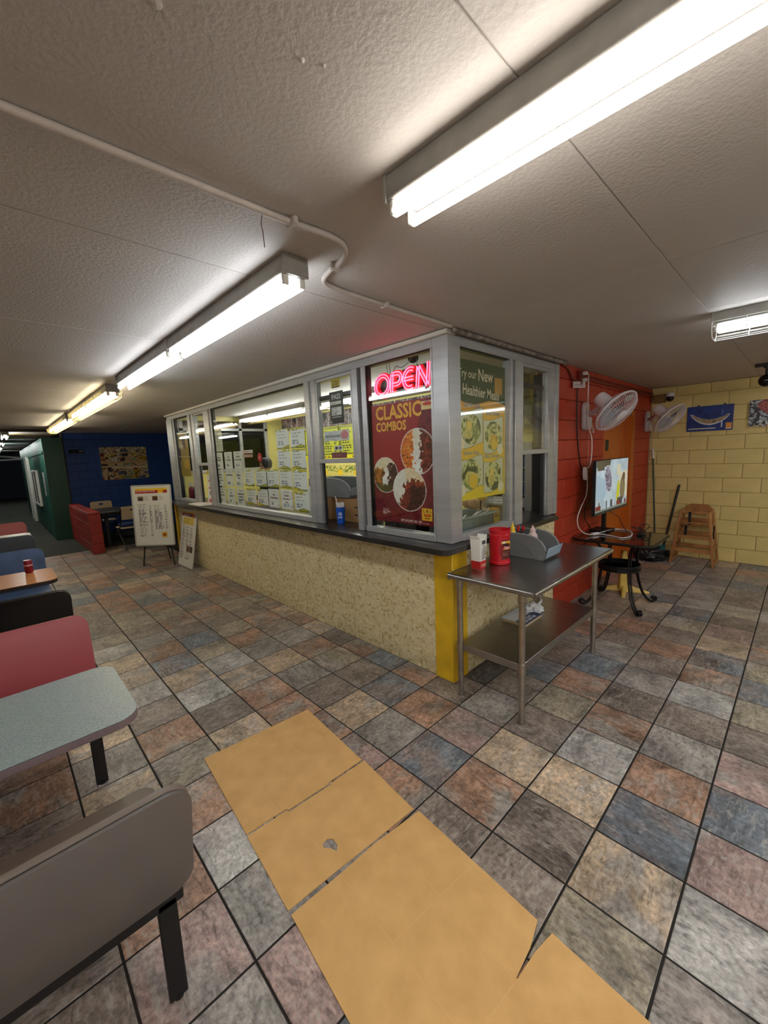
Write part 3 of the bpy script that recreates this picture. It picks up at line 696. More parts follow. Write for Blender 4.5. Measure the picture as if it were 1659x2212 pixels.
for x, y0, lab in ((0.75, -4.1, 'added unseen tube light behind the viewer toward the yellow wall, brightening the floor'), (-2.25, -3.6, 'added unseen tube light behind the viewer on the booth side, brightening the floor')):
    fixture(x, y0, y0+2.44, EM_FILL, lab)
fixture(2.06, -4.15, -2.98, EM_FILL, 'short added unseen tube light behind the caged one, for more light on the floor', segs=1)  # one more unseen fill tube, added for floor brightness
# track with spot on the right
tr = thing('track_spotlight', (4.8, -0.62, CZ), 'black ball spotlight on a black ceiling track by the yellow wall', 'spotlight')
box('track', BLACK, tr, 4.77, 4.81, -1.55, -0.40, CZ-0.035, CZ, 0.003)
MB().cyl((4.79,-0.50,CZ-0.035),(4.79,-0.50,CZ-0.05),0.03,n=16).cyl((4.79,-0.50,CZ-0.05),(4.79,-0.50,CZ-0.13),0.011,n=10).build('stem', BLACK, tr, smooth=40)
MB().sphere((4.79,-0.50,CZ-0.185),0.066,20,14).build('lamp_head', mat('black_gloss', (12,12,13), 0.2), tr, smooth=60)
MB().lathe((4.842,-0.50,CZ-0.21),[(0.03,0.0),(0.034,0.012),(0.026,0.016)],16,axis=(0.85,0.1,-0.5)).build('lamp_lens', mat('lens', (200,200,200), 0.2), tr, smooth=40)

# ================================================================== CONDUITS
PIPE = mat('painted_pipe', (192, 182, 174), 0.5, 0, 0.12, 10); PIPE_R = mat('red_painted_pipe', (118, 44, 34), 0.5)
cd = thing('ceiling_conduit', (-0.5, 0.4, CZ), 'painted conduit pipe crossing the ceiling and bending to the counter corner', 'conduit pipe')
zc = CZ-0.0125
path = [(-3.0,0.41,zc),(-2.0,0.41,zc)]+bez([(-1.3,0.41,zc),(-0.66,0.402,zc),(-0.44,0.392,zc),(-0.345,0.43,zc),(-0.295,0.52,zc),(-0.28,0.62,zc),(-0.24,0.715,zc),(-0.15,0.752,zc),(0.1,0.766,zc),(0.80,0.775,zc)],8)
MB().tube(path, 0.0115, 10).build('pipe', PIPE, cd, smooth=60)
for p, d in (((-0.60,0.40),(0,1)),((-0.285,0.575),(1,0.1)),((0.2,0.767),(0,1))):
    x, y = p; MB().bar((x-d[0]*.028,y-d[1]*.028,CZ-0.013),(x+d[0]*.028,y+d[1]*.028,CZ-0.013),0.02,0.027).build('pipe_strap', PIPE, cd, bevel=0.004)
MB().tube(bez([(-0.70,0.415,CZ-0.005),(-0.705,0.42,CZ-0.04),(-0.69,0.44,CZ-0.055),(-0.685,0.445,CZ-0.10)],6),0.0015,5).build('loose_wire', mat('brown_wire',(96,66,48),0.6), cd)
c2 = thing('dark_conduit', (0.9, 0.80, CZ-0.02), 'dark flaking conduit running above the banner window to the red wall', 'conduit pipe')
MB().tube([(0.86,0.800,CZ-0.02),(2.66,0.800,CZ-0.02)],0.016,10).build('pipe', mat('flaking_pipe',(70,60,56),0.6,0,0.5,18,alt=(170,160,150)), c2, smooth=60)
c3 = thing('red_conduit', (3.0, RY-0.02, 2.47), 'red painted conduit pipes running along the top of the red wall', 'conduit pipe')
MB().tube(bez([(2.66,RY-0.012,CZ-0.02),(2.80,RY-0.016,CZ-0.05),(2.90,RY-0.018,2.42),(3.0,RY-0.018,2.40)],6)+[(3.08,RY-0.018,2.40)],0.011,8).build('pipe', PIPE_R, c3, smooth=60)
MB().tube([(3.14,RY-0.018,2.44),(5.98,RY-0.018,2.44)],0.011,8).build('pipe', PIPE_R, c3, smooth=60)
MB().tube([(3.14,RY-0.018,2.48),(5.98,RY-0.018,2.475)],0.008,8).build('pipe', PIPE_R, c3, smooth=60)

# ================================================================== KITCHEN WINDOW CONTENTS
XW = 0.882                                            # inner side of the glass, left run
LU, LV = (0,-1,0), (0,0,1)
def L_panel(name, fn, y0, y1, z0, z1, nu, nv, label, cat, group=None, m=None, x=XW, th=0.0015):
    t = thing(name, (x, (y0+y1)/2, z0), label, cat, group)
    panel('print', fn, (x, max(y0,y1), z0), (0,-abs(y1-y0),0), (0,0,z1-z0), nu, nv, t, m or PRINT, th)
    return t
# ---- paper specials
def paper_fn(seed, kind):
    def f(u, v):
        img = blank(u, (242,244,240)); r = np.random.RandomState(seed)
        if kind == 'banner':
            fill(img, (v > 0.92) & (nz(u, v, 6, seed) > 0.35), (196,190,60)); wav = 0.09+0.06*np.sin(u*5+seed)
            fill(img, v < wav, (214,200,40)); fill(img, (v < wav*0.45) & (u > 0.3), (110,130,50)); fill(img, abs(v-wav) < 0.015, (90,100,50))
            dashes(img, u, v, 0.15, 0.85, 0.84, 0.92, 1, (120,120,120), seed+1, 0.9, 0.6)
            dashes(img, u, v, 0.1, 0.95, 0.50, 0.80, 2, (150,154,160), seed, 0.9, 0.4, 0.16)
            dashes(img, u, v, 0.15, 0.8, 0.18, 0.44, 2, (140,150,168), seed+3, 0.8, 0.6, 0.2)
        else:
            fill(img, (u < 0.02) | (u > 0.98), (170,172,168))
            dashes(img, u, v, 0.2, 0.8, 0.80, 0.86, 1, (150,150,146), seed+5, 0.9, 0.4, 0.1)
            dashes(img, u, v, 0.2, 0.7, 0.10, 0.30, 1, (160,170,180), seed+7, 0.9, 0.7, 0.3)
            fill(img, (u > 0.86) & (u < 0.92) & (v > 0.1) & (v < 0.22), (196,150,120))
        return img
    return f
ORD = ('first', 'second', 'third', 'fourth', 'fifth')
def paper(y0, y1, z0, z1, kind, seed, label, words=None):
    t = L_panel('paper_notice', paper_fn(seed, kind), y0, y1, z0, z1, 20, 26, label, 'paper notice', 'paper specials taped inside the wide window')
    if words:
        yc = (y0+y1)/2; hgt = z1-z0
        for k, wd in enumerate(words):
            text(wd, (XW, yc, z1-hgt*(0.17+0.17*k if k else 0.15)), LU, LV, 0.030 if k else 0.024, (40,40,40) if k else (120,120,116), t, bold=0.03 if k else 0, align='CENTER')
    return t
W9 = [[('Chef Special','Saimin','Fried Rice'),('Chef Special','Chili','Loco Moco'),('Chef Special','Tuna Salad','& Chicken Salad')],
      [('Chef Special','BBQ Steak','& Spicy','Shrimp Curry'),('Chef Special','Garlic Mix Plate'),('Chef Special','Chili Dog','Plate')],
      [('Chef Special','Two Big','Pieces Katsu'),('Chef Special','Chili','Spaghetti'),('Chef Special','Chicken Katsu','& Chicken','Hamburger')]]
for r in range(3):
    for c in range(3):
        yl = (4.985, 4.680, 4.386)[c]+(0.015 if r == 1 else 0.01 if r == 2 else 0); z1 = (1.845, 1.605, 1.358)[r]
        paper(yl, yl-0.245, z1-0.226, z1, 'white', 20+r*3+c, 'white printed special, %s row, %s column of the white block of nine' % (('top','middle','bottom')[r], ('first','second','third')[c]), W9[r][c])
for c, yl in enumerate((4.117, 3.812, 3.522, 3.234)):
    paper(yl, yl-0.27, 1.402, 1.612, 'banner', 40+c, 'handwritten special with yellow border, upper band, %s from the white block' % ORD[c])
paper(2.945, 2.68, 1.386, 1.606, 'banner', 45, 'handwritten special with pink heading below the four stacked specials')
for c, yl in enumerate((4.10, 3.80)):
    paper(yl, yl-0.262, 1.168, 1.372, 'banner', 50+c, 'handwritten special with yellow border, lower band, %s from the white block' % ORD[c])
paper(3.523, 3.272, 1.168, 1.384, 'white', 53, 'white printed special about a crab cheese wrap in the bottom row', ('Chef Special','Crab','Cheese Wrap'))
paper(3.242, 2.985, 1.166, 1.386, 'white', 54, 'white printed special about chicken nuggets in the bottom row', ('Chef Special','Chicken','Nuggets w/','Fries'))
paper(2.947, 2.668, 1.160, 1.372, 'banner', 55, 'handwritten special with yellow border in the window corner by the raised sash')
for r in range(2):
    for c in range(2):
        yl = (3.243, 2.945)[c]; z1 = (2.045, 1.825)[r]
        paper(yl, yl-0.268, z1-0.212, z1, 'banner', 60+2*r+c, 'handwritten special with yellow border, %s %s of the four stacked high' % (('upper','lower')[r], ('far','near')[c]))
L_panel('paper_notice', lambda u, v: dashes(blank(u, (206,210,196)), u, v, 0.2, 0.8, 0.1, 0.9, 6, (160,160,150), 5), 4.925, 4.70, 1.86, 2.17, 12, 16, 'tall plain pale notice above the white block of specials', 'paper notice')
def red_round(u, v):
    img = blank(u, (200,38,40)); dashes(img, u, v, 0.2, 0.8, 0.5, 0.72, 2, (235,200,196), 3, 0.9, 0.5, 0.2); dashes(img, u, v, 0.3, 0.7, 0.25, 0.45, 1, (240,235,230), 4, 0.9, 0.8, 0.3); return img
st = thing('round_sticker', (XW, 3.66, 1.755), 'round red sticker on the wide window pane', 'sticker')
MB().lathe((XW, 3.66, 1.755), [(0.055, 0), (0.055, 0.001)], 28, axis=(-1,0,0)).build('disc', mat('sticker_red', (196,36,38), 0.5), st)
panel('print', lambda u, v: red_round(u, v), (XW-0.0016, 3.695, 1.722), (0,-0.07,0), (0,0,0.066), 14, 14, st, PRINT, 0.0004)
L_panel('sticker', lambda u, v: dashes(blank(u, (232,226,220)), u, v, 0.06, 0.94, 0.2, 0.8, 2, (206,70,56), 8, 1, 0.7, 0.15), 4.112, 3.835, 1.812, 1.852, 24, 6, 'white sticker with red print on the wide window pane', 'sticker')
L_panel('sticker', lambda u, v: dashes(blank(u, (196,150,120)), u, v, 0.06, 0.94, 0.2, 0.8, 2, (220,200,180), 9, 1, 0.7, 0.15), 4.10, 3.84, 1.760, 1.80, 24, 6, 'tan sticker under the white and red sticker on the wide pane', 'sticker')
# ---- service window stickers
def pass_fn(u, v):
    img = blank(u, (34,34,34)); fill(img, (u > 0.08) & (u < 0.86) & (v > 0.60) & (v < 0.70), (226,226,222)); dashes(img, u, v, 0.1, 0.8, 0.61, 0.69, 2, (90,90,90), 3)
    fill(img, (u > 0.1) & (u < 0.86) & (v > 0.26) & (v < 0.52), (222,222,218)); dashes(img, u, v, 0.14, 0.82, 0.28, 0.5, 4, (96,96,96), 5); fill(img, (u > 0.14) & (u < 0.82) & (v > 0.19) & (v < 0.225), (214,214,210)); fill(img, (u > 0.05) & (u < 0.12) & (v > 0.04) & (v < 0.1), (200,200,200)); return img
t = L_panel('pass_placard', pass_fn, 2.222, 2.022, 2.028, 2.312, 30, 44, 'black placard reading PASS in the raised sash window', 'placard')
text('PASS', (XW, 2.122, 2.245), LU, LV, 0.062, (235,235,232), t, bold=0.012, align='CENTER')
t = L_panel('number_sticker', lambda u, v: fill(blank(u, (222,196,70)), (v < 0.16) & (u > 0.1) & (u < 0.9), (60,56,40)), 2.184, 2.056, 2.345, 2.424, 16, 10, 'yellow house number sticker reading 2121', 'sticker')
text('2121', (XW, 2.12, 2.368), LU, LV, 0.058, (24,22,20), t, fit=0.085, bold=0.02, align='CENTER')
def bio_fn(u, v):
    img = blank(u, (214,216,218)); e = ((u-0.83)/0.15)**2+((v-0.52)/0.42)**2 < 1; fill(img, e, (214,150,156)); fill(img, e & (np.sin(u*90+v*14) > 0.3), (190,86,100))
    dashes(img, u, v, 0.2, 0.45, 0.72, 0.88, 1, (140,140,140), 2); dashes(img, u, v, 0.1, 0.62, 0.1, 0.25, 1, (150,150,150), 4); return img
t = L_panel('compost_label', bio_fn, 2.337, 1.965, 1.875, 1.965, 44, 14, 'white label reading biodegradable beside a pink emblem', 'label sticker')
text('BIODEGRADABLE', (XW, 2.315, 1.905), LU, LV, 0.036, (52,58,70), t, fit=0.225, bold=0.012)
L_panel('window_label', lambda u, v: dashes(blank(u, (120,62,74)), u, v, 0.1, 0.9, 0.3, 0.7, 1, (150,90,100), 3), 2.237, 2.01, 1.716, 1.768, 16, 6, 'dull purple label at the foot of the raised sash', 'label sticker')
L_panel('emblem_sticker', lambda u, v: fill(fill(blank(u, (214,214,206)), (abs(u-0.3) < 0.18) & (abs(v-0.5) < 0.3), (40,40,44)), (abs(u-0.72) < 0.12) & (abs(v-0.5) < 0.32), (50,50,52)), 2.19, 2.07, 1.785, 1.83, 12, 6, 'small black and white emblem sticker above the purple label', 'sticker')
# ---- big red combo poster
def food(img, u, v, cu, cv, ru, rv, parts, seed, rim=(232,230,224)):
    """a round plate with food in it; parts = list of (angle fn mask, colours)"""
    x, y = (u-cu)/ru, (v-cv)/rv; rr = x*x+y*y; wx = (nz(u, v*1.4, 30, seed+7)-0.5)*0.30+(nz(u, v*1.4, 60, seed+8)-0.5)*0.16; wy = (nz(u, v*1.4, 30, seed+9)-0.5)*0.30
    fill(img, rr < 1, rim); fill(img, (rr < 0.90) & (rr > 0.84), tuple(c*0.93 for c in rim))
    for msk, c0, c1, sc, thr in parts:
        k = msk(x+wx, y+wy) & (rr < 0.93); n = nz(u*1.0, v*1.4, sc, seed); n2 = nz(u+0.3, v*1.4, sc*2.3, seed+1); q = np.clip((n*0.6+n2*0.6-thr)*2.2, 0, 1)[..., None]
        col = np.array(c0)*(1-q)+np.array(c1)*q; img[k] = col[k]
    return img
def logo(img, u, v, u0, u1, v0, v1):
    k = (u > u0) & (u < u1) & (v > v0) & (v < v1); fill(img, k, (240,188,48)); cx, cy = (u0+u1)/2, v0+(v1-v0)*0.42
    e = ((u-cx)/((u1-u0)*0.36))**2+((v-cy)/((v1-v0)*0.13))**2; fill(img, e < 1, (120,52,30)); fill(img, e < 0.6, (226,110,40))
    fill(img, k & (abs(v-(v0+(v1-v0)*0.16)) < (v1-v0)*0.05) & (abs(u-cx) < (u1-u0)*0.28), (150,90,30)); return img
def combo_fn(u, v):
    img = blank(u, (158,36,38)); dark = (u*0.65+ (1-v)*0.62 > 0.62) & (u*0.9 > 0.52-(1-v)*0.3)
    dk = ((u-0.02)*0.9+(1-v)*0.55 > 0.80-0.0*u); dk = dk | (v < 0.32)
    fill(img, dk, (108,26,34))
    g = np.abs(((u*0.65*9+v*9) % 1)-0.5) < 0.05; g2 = np.abs(((u*0.65*9-v*9) % 1)-0.5) < 0.05
    fill(img, dk & (g | g2), (140,36,44))
    st = dk & (np.abs(((u*0.65*40+v*40) % 1)-0.5) < 0.2) & (((np.floor(u*0.65*9+v*9)+np.floor(u*0.65*9-v*9)) % 3) == 0); fill(img, st, (132,32,40))
    A = 0.65/0.95
    food(img, u, v, 0.77, 0.595, 0.275, 0.275*A*0.98, [(lambda x, y: x < -0.22, (214,110,36), (240,160,70), 26, 0.45), (lambda x, y: (x < -0.22) & (np.abs(((y*3.2) % 1)-0.5) < 0.06), (120,56,20), (150,76,30), 20, 0.5), (lambda x, y: (x >= -0.22) & (x < 0.2) & (y > 0.15), (226,216,196), (240,234,220), 40, 0.5), (lambda x, y: (x >= -0.22) & (x < 0.16) & (y <= 0.15), (224,220,212), (244,242,238), 9, 0.5), (lambda x, y: x >= 0.2, (84,30,20), (170,76,52), 34, 0.5)], 11)
    food(img, u, v, 0.215, 0.405, 0.225, 0.225*A, [(lambda x, y: (x < -0.15) & (y < 0.45), (196,120,40), (70,52,30), 30, 0.5), (lambda x, y: y > 0.35, (222,208,172), (240,232,210), 40, 0.5), (lambda x, y: (x > 0.2) & (y < 0.6), (62,34,26), (126,84,64), 30, 0.5), (lambda x, y: (abs(x-0.02) < 0.2) & (y <= 0.35) & (y > -0.65), (226,222,214), (246,244,240), 9, 0.5), (lambda x, y: y < -0.6, (74,72,30), (120,104,50), 30, 0.5)], 21)
    food(img, u, v, 0.62, 0.285, 0.275, 0.275*A*0.95, [(lambda x, y: x < -0.2, (226,222,210), (240,236,224), 30, 0.5), (lambda x, y: (y > 0.3) & (x >= -0.2), (226,204,160), (242,228,198), 40, 0.5), (lambda x, y: (x-y*0.4 > -0.35) & (y < 0.45), (110,42,26), (186,78,44), 30, 0.5), (lambda x, y: (x-y*0.3 > 0.15) & (y < 0.2), (58,24,24), (110,52,44), 26, 0.5)], 31)
    logo(img, u, v, 0.82, 0.98, 0.045, 0.145)
    dashes(img, u, v, 0.14, 0.32, 0.065, 0.115, 4, (226,200,190), 3, 0.9, 0.5, 0.08); dashes(img, u, v, 0.46, 0.98, 0.012, 0.035, 2, (222,190,184), 5, 1, 0.5, 0.05)
    return img
PY0, PY1, PZ0, PZ1 = 1.660, 1.024, 1.180, 2.128
t = L_panel('combo_poster', combo_fn, PY0, PY1, PZ0, PZ1, 150, 220, 'large dark red poster of classic combos with three plates', 'poster', x=0.886)
PX = 0.886
text('CLASSIC', (PX, PY0-0.05, 2.010), LU, LV, 0.150, (244,186,72), t, fit=0.49, bold=0.028)
text('COMBOS', (PX, PY0-0.05, 1.918), LU, LV, 0.100, (244,186,72), t, fit=0.335, bold=0.028)
text('L & L', (PX, PY0-0.573, 1.284), LU, LV, 0.034, (90,40,24), t, fit=0.08, bold=0.02, align='CENTER')
t = L_panel('small_card', lambda u, v: fill(fill(blank(u, (236,214,150)), ((u-0.5)/0.4)**2+((v-0.68)/0.24)**2 < 1, (206,60,44)), (v > 0.92), (240,236,226)), 1.115, 0.995, 2.045, 2.105, 14, 10, 'small cream card with a red oval on the corner of the red poster', 'card', x=0.880)
# ---- neon sign
NEON = emit_mat('neon_red', (255, 14, 38), 2.0); NEON_F = mat('neon_face', (170, 8, 22), 0.4, emit=0.6)
ns = thing('open_sign', (0.935, 1.36, 2.29), 'red neon sign reading OPEN hung on chains in the corner window', 'neon sign')
def neon(strokes, y0, wd, z0, hg, sl=0.18):
    """letter strokes in a unit box -> backing plate, glowing tube pairs; leaning a little"""
    P = lambda a, b: (y0-a*wd-b*sl*hg*0.5, z0+b*hg)
    bk = MB(); tb = MB()
    for closed, pts in strokes:
        q = [P(a, b) for a, b in pts]; n = len(q); off = [[], []]; wide = [[], []]
        for i in range(n):
            a = Vector(q[(i-1) % n] if closed else q[max(i-1, 0)]); b = Vector(q[(i+1) % n] if closed else q[min(i+1, n-1)])
            d = (b-a).normalized(); nn = Vector((-d.y, d.x))
            for s_, w_, dst in ((1, 0.0115, off[0]), (-1, 0.0115, off[1]), (1, 0.026, wide[0]), (-1, 0.026, wide[1])): dst.append(Vector(q[i])+nn*s_*w_)
        for line in off: tb.tube([(0.922, p.x, p.y) for p in line], 0.0052, 6, closed)
        m = n if closed else n-1; vs = []
        for k in range(n):
            for x in (0.93, 0.955): vs += [(x, wide[0][k].x, wide[0][k].y), (x, wide[1][k].x, wide[1][k].y)]
        fs = []
        for k in range(m):
            A, B = 4*k, 4*((k+1) % n); fs += [(A, A+1, B+1, B), (A+2, B+2, B+3, A+3), (A, B, B+2, A+2), (A+1, A+3, B+3, B+1)]
        if not closed: fs += [(0, 2, 3, 1), (4*(n-1), 4*(n-1)+1, 4*(n-1)+3, 4*(n-1)+2)]
        bk.add(vs, fs)
    return bk, tb
el = lambda cx, cy, rx, ry, a0, a1, n=20: [(cx+rx*math.cos(R_(a0+(a1-a0)*k/n)), cy+ry*math.sin(R_(a0+(a1-a0)*k/n))) for k in range(n+1)]
LETS = [([(True, el(0.5,0.5,0.42,0.46,0,342,19))], 1.660, 0.185, 2.200, 0.165), ([(False, [(0.15,0.02),(0.15,0.95)]), (False, [(0.15,0.93),(0.55,0.93)]+el(0.55,0.66,0.32,0.27,90,-90,10)+[(0.2,0.39)])], 1.475, 0.135, 2.214, 0.150),
        ([(False, el(0.6,0.5,0.48,0.46,62,298,18)), (False, [(0.14,0.5),(0.85,0.5)])], 1.340, 0.130, 2.220, 0.150), ([(False, [(0.1,0.0),(0.1,0.98)]), (False, [(0.12,0.96),(0.88,0.04)]), (False, [(0.9,0.02),(0.9,1.08)])], 1.195, 0.125, 2.218, 0.155)]
for st_, y0, wd, z0, hg in LETS:
    bk, tb = neon(st_, y0, wd, z0, hg); lb = bk.build('letter_backing', NEON_F, ns); tb.build('letter_tube', NEON, lb)
bb = MB().prism([(1.665,2.185),(1.07,2.195),(1.06,2.385),(1.20,2.39),(1.45,2.372),(1.62,2.372)], 0.02, (0.958,0,0), (0,1,0), (0,0,1), (1,0,0)).build('back_panel', BLACK, ns, bevel=0.004)
for y in (1.53, 1.50, 1.21): MB().tube([(0.965, y, 2.36), (0.972, y+0.02, 2.45), (0.975, y+0.01, CZ)], 0.0025, 5).build('chain', mat('chain', (90,90,92), 0.4, 0.6), ns)
MB().tube(bez([(0.968,1.48,2.37),(0.968,1.44,2.42),(0.968,1.38,2.40),(0.968,1.30,2.43),(0.968,1.24,2.50),(0.975,1.24,CZ)],6),0.003,5).build('cable', mat('grey_cable', (110,110,112), 0.5), ns)
dc = thing('dome_camera', (1.15, 1.42, CZ), 'dark dome security camera on the kitchen ceiling above the neon', 'security camera')
MB().lathe((1.15,1.42,CZ),[(0.06,0),(0.06,-0.02),(0.05,-0.03)],20).build('base', WHITE, dc, smooth=40); MB().lathe((1.15,1.42,CZ-0.03),[(0.048,0),(0.044,-0.03),(0.024,-0.05),(1e-6,-0.056)],20).build('dome', mat('smoked',(40,40,44),0.1), dc, smooth=60)
# ---- banner on the right run
def meals_fn(u, v):
    img = blank(u, (232,176,38)); y = 1-v
    img[...] = np.array((236,160,40))*(1-y[...,None])+np.array((232,206,40))*y[...,None]
    fill(img, y < 0.285+0.018*np.sin(u*7-0.4), (74,88,40))
    fill(img, (u > 0.76) & (u < 0.93) & (y > 0.09) & (y < 0.21), (196,150,50))
    for k, (a, b, c, d) in enumerate(((0.03,0.50,0.345,0.60),(0.52,0.95,0.40,0.645),(0.03,0.50,0.69,0.92),(0.52,0.95,0.72,0.95))):
        top = c+0.018*np.sin((u-a)*9+0.6); bot = d+0.02*np.sin((u-a)*9+0.6)
        k_ = (u > a) & (u < b) & (y > top) & (y < bot); ed = (u > a-0.008) & (u < b+0.008) & (y > top-0.005) & (y < bot+0.005)
        fill(img, ed, (150,130,60)); fill(img, k_, (206,208,180)); cu, cy = (a+b)/2, (c+d)/2+0.01
        x, q = (u-cu)/0.2, (y-cy)/0.118; rr = x*x+q*q; n = nz(u, v*1.5, 34, 40+k); n2 = nz(u, v*1.5, 15, 50+k)
        col = np.where((n > 0.5)[..., None], np.array((120,134,66)), np.array((206,204,140))); col = np.where((n2 > 0.62)[..., None], np.array((58,72,34)), col)
        m = k_ & (rr < 0.92); img[m] = col[m]
        m = k_ & (((x+0.25)/0.38)**2+((q+0.05-0.25)/0.42)**2 < 1); c2 = np.where((n > 0.5)[..., None], np.array((214,200,112)), np.array((186,176,92))); img[m] = c2[m]
        if k in (1, 2): m = k_ & (((x-(0.05 if k == 1 else 0.2))/0.42)**2+((q-0.42)/0.5)**2 < 1); fill(img, m, (228,190,50)); fill(img, m & (n2 > 0.6), (206,158,40))
        if k in (0, 3): fill(img, k_ & (abs(x+0.2) < 0.22) & (abs(q+0.25) < 0.22), (234,206,96))
    for cu, cy in ((0.07,0.585),(0.88,0.635),(0.08,0.925),(0.90,0.935)): fill(img, ((u-cu)/0.065)**2+((y-cy)/0.043)**2 < 1, (232,222,190))
    return img
mb_ = thing('meals_banner', (1.33, 0.878, 1.366), 'green and yellow banner of new healthier meals with four plates', 'banner')
BX0, BX1, BZ0, BZ1 = 0.996, 1.66, 1.366, 2.386; BY = 0.880
panel('print', meals_fn, (BX0, BY, BZ0), (BX1-BX0, 0, 0), (0, 0, BZ1-BZ0), 140, 210, mb_, PRINT, 0.0015)
RU = (1,0,0)
CRM = (238,222,190)
text('Try our', (BX0+0.015, BY, 2.262), RU, LV, 0.085, CRM, mb_, fit=0.235, bold=0.006); text('New', (BX0+0.275, BY, 2.252), RU, LV, 0.125, CRM, mb_, fit=0.205, bold=0.012)
text('Healthier Meals', (BX0+0.07, BY, 2.145), (1,0,-0.05), (0.05,0,1), 0.105, CRM, mb_, fit=0.50, bold=0.012)
for wd, x, z in (('Garlic Ahi',0.08,2.055),('Garlic Shrimp',0.37,2.005),('Salmon Patty',0.07,1.705),('BBQ Chicken',0.36,1.672)): text(wd, (BX0+x, BY, z), RU, LV, 0.042, (120,136,150), mb_, fit=0.21, bold=0.02)

# ================================================================== INSIDE THE KITCHEN
XB = 3.046
def menu_fn(u, v):
    img = blank(u, (206,206,56)); fill(img, v > 0.93, (150,150,50)); fill(img, (abs(u-0.5) < 0.008) | (abs(u-0.02) < 0.01), (90,92,30)); fill(img, abs(v-0.17) < 0.02, (120,120,50)); fill(img, v < 0.15, (236,220,30))
    for a, s in ((0.06,3),(0.55,9)): dashes(img, u, v, a, a+0.28, 0.22, 0.9, 9, (70,70,30), s, 0.9, 0.5, 0.05); dashes(img, u, v, a+0.33, a+0.42, 0.22, 0.9, 9, (70,70,30), s+1, 0.9, 0.5, 0.05)
    dashes(img, u, v, 0.3, 0.95, 0.03, 0.12, 1, (120,90,30), 6, 0.9, 0.5, 0.08); return img
def strip_fn(u, v):
    n = nz(u*2, v*0.7, 26, 4); n2 = nz(u*2, v*0.7, 9, 6)
    img = np.array((70,56,66))*(1-n[...,None])+np.array((190,180,176))*n[...,None]; fill(img, n2 > 0.66, (110,62,50)); fill(img, n2 < 0.3, (44,38,46)); fill(img, np.abs(((u*8) % 1)-0.5) > 0.48, (210,210,206)); return img
for k, (y0, y1) in enumerate(((6.78, 5.98), (5.94, 4.88), (4.84, 3.78), (3.74, 2.68), (2.64, 1.80))):
    if k: t = thing('menu_board', (XB, (y0+y1)/2, 1.66), 'yellow green menu board on the kitchen wall, %s from the end wall' % ORD[k-1], 'menu board', 'menu boards on the kitchen wall')
    if k: panel('board', menu_fn, (XB-0.026, y0, 1.67), (0, y1-y0, 0), (0, 0, 0.58), 70, 46, t, PRINT, 0.018)
    t = thing('photo_board', (XB, (y0+y1)/2, 2.28), 'dark strip of food photos above the menu boards, %s from the end wall' % ORD[k], 'photo board', 'photo boards above the menus')
    panel('board', strip_fn, (XB-0.02, y0, 2.265), (0, y1-y0, 0), (0, 0, 0.25), 60, 16, t, PRINT, 0.024)
def lemon_fn(u, v):
    img = blank(u, (226,214,120)); n = nz(u*3, v, 14, 3); fill(img, (n > 0.55) & (v > 0.4), (120,140,60)); fill(img, (np.abs(((u*3) % 1)-0.45)/0.16)**2+((v-0.35)/0.3)**2 < 1, (240,206,30)); fill(img, u < 0.14, (206,70,60)); return img
t = thing('food_banner', (XB, 4.9, 1.36), 'yellow food photo banner below the menu boards', 'banner'); panel('board', lemon_fn, (XB-0.012, 5.55, 1.37), (0,-1.35,0), (0,0,0.19), 50, 12, t, PRINT, 0.012)
# cardboard boxes and bin on the inner counter
WT = 1.075
def carton(name, x0, x1, y0, y1, z0, h, label, m=None, printed=False):
    t = thing(name, ((x0+x1)/2, (y0+y1)/2, z0), label, 'cardboard box')
    box('body', m or CARD_B, t, x0, x1, y0, y1, z0, z0+h, 0.004); box('tape', mat('brown_tape', (176,140,90), 0.35), t, (x0+x1)/2-.025, (x0+x1)/2+.025, y0-.001, y1+.001, z0+h, z0+h+.0015, 0)
    for a in (y0+0.006, y1-0.10): MB().obox(((x0+x1)/2, a+0.047, z0+h+0.004), (1,0,0), (0,1,0), (0,0,1), (x1-x0)/2-.01, 0.045, 0.002).build('flap', m or CARD_B, t)
    if printed:
        for z in (0.3, 0.62): box('print_band', BLACK_M, t, x0-0.001, x0, y0+.06, y0+.16, z0+h*z, z0+h*z+.012, 0)
        text('D', (x0, y0+0.12, z0+h*0.42), LU, LV, 0.06, (40,30,24), t)
    return t
carton('cardboard_box', 1.08, 1.315, 2.02, 2.50, WT+.0005, 0.235, 'printed brown carton behind the blue cup', printed=True); carton('cardboard_box', 1.06, 1.30, 2.53, 2.86, WT+.0005, 0.235, 'plain brown carton behind the sash jamb')
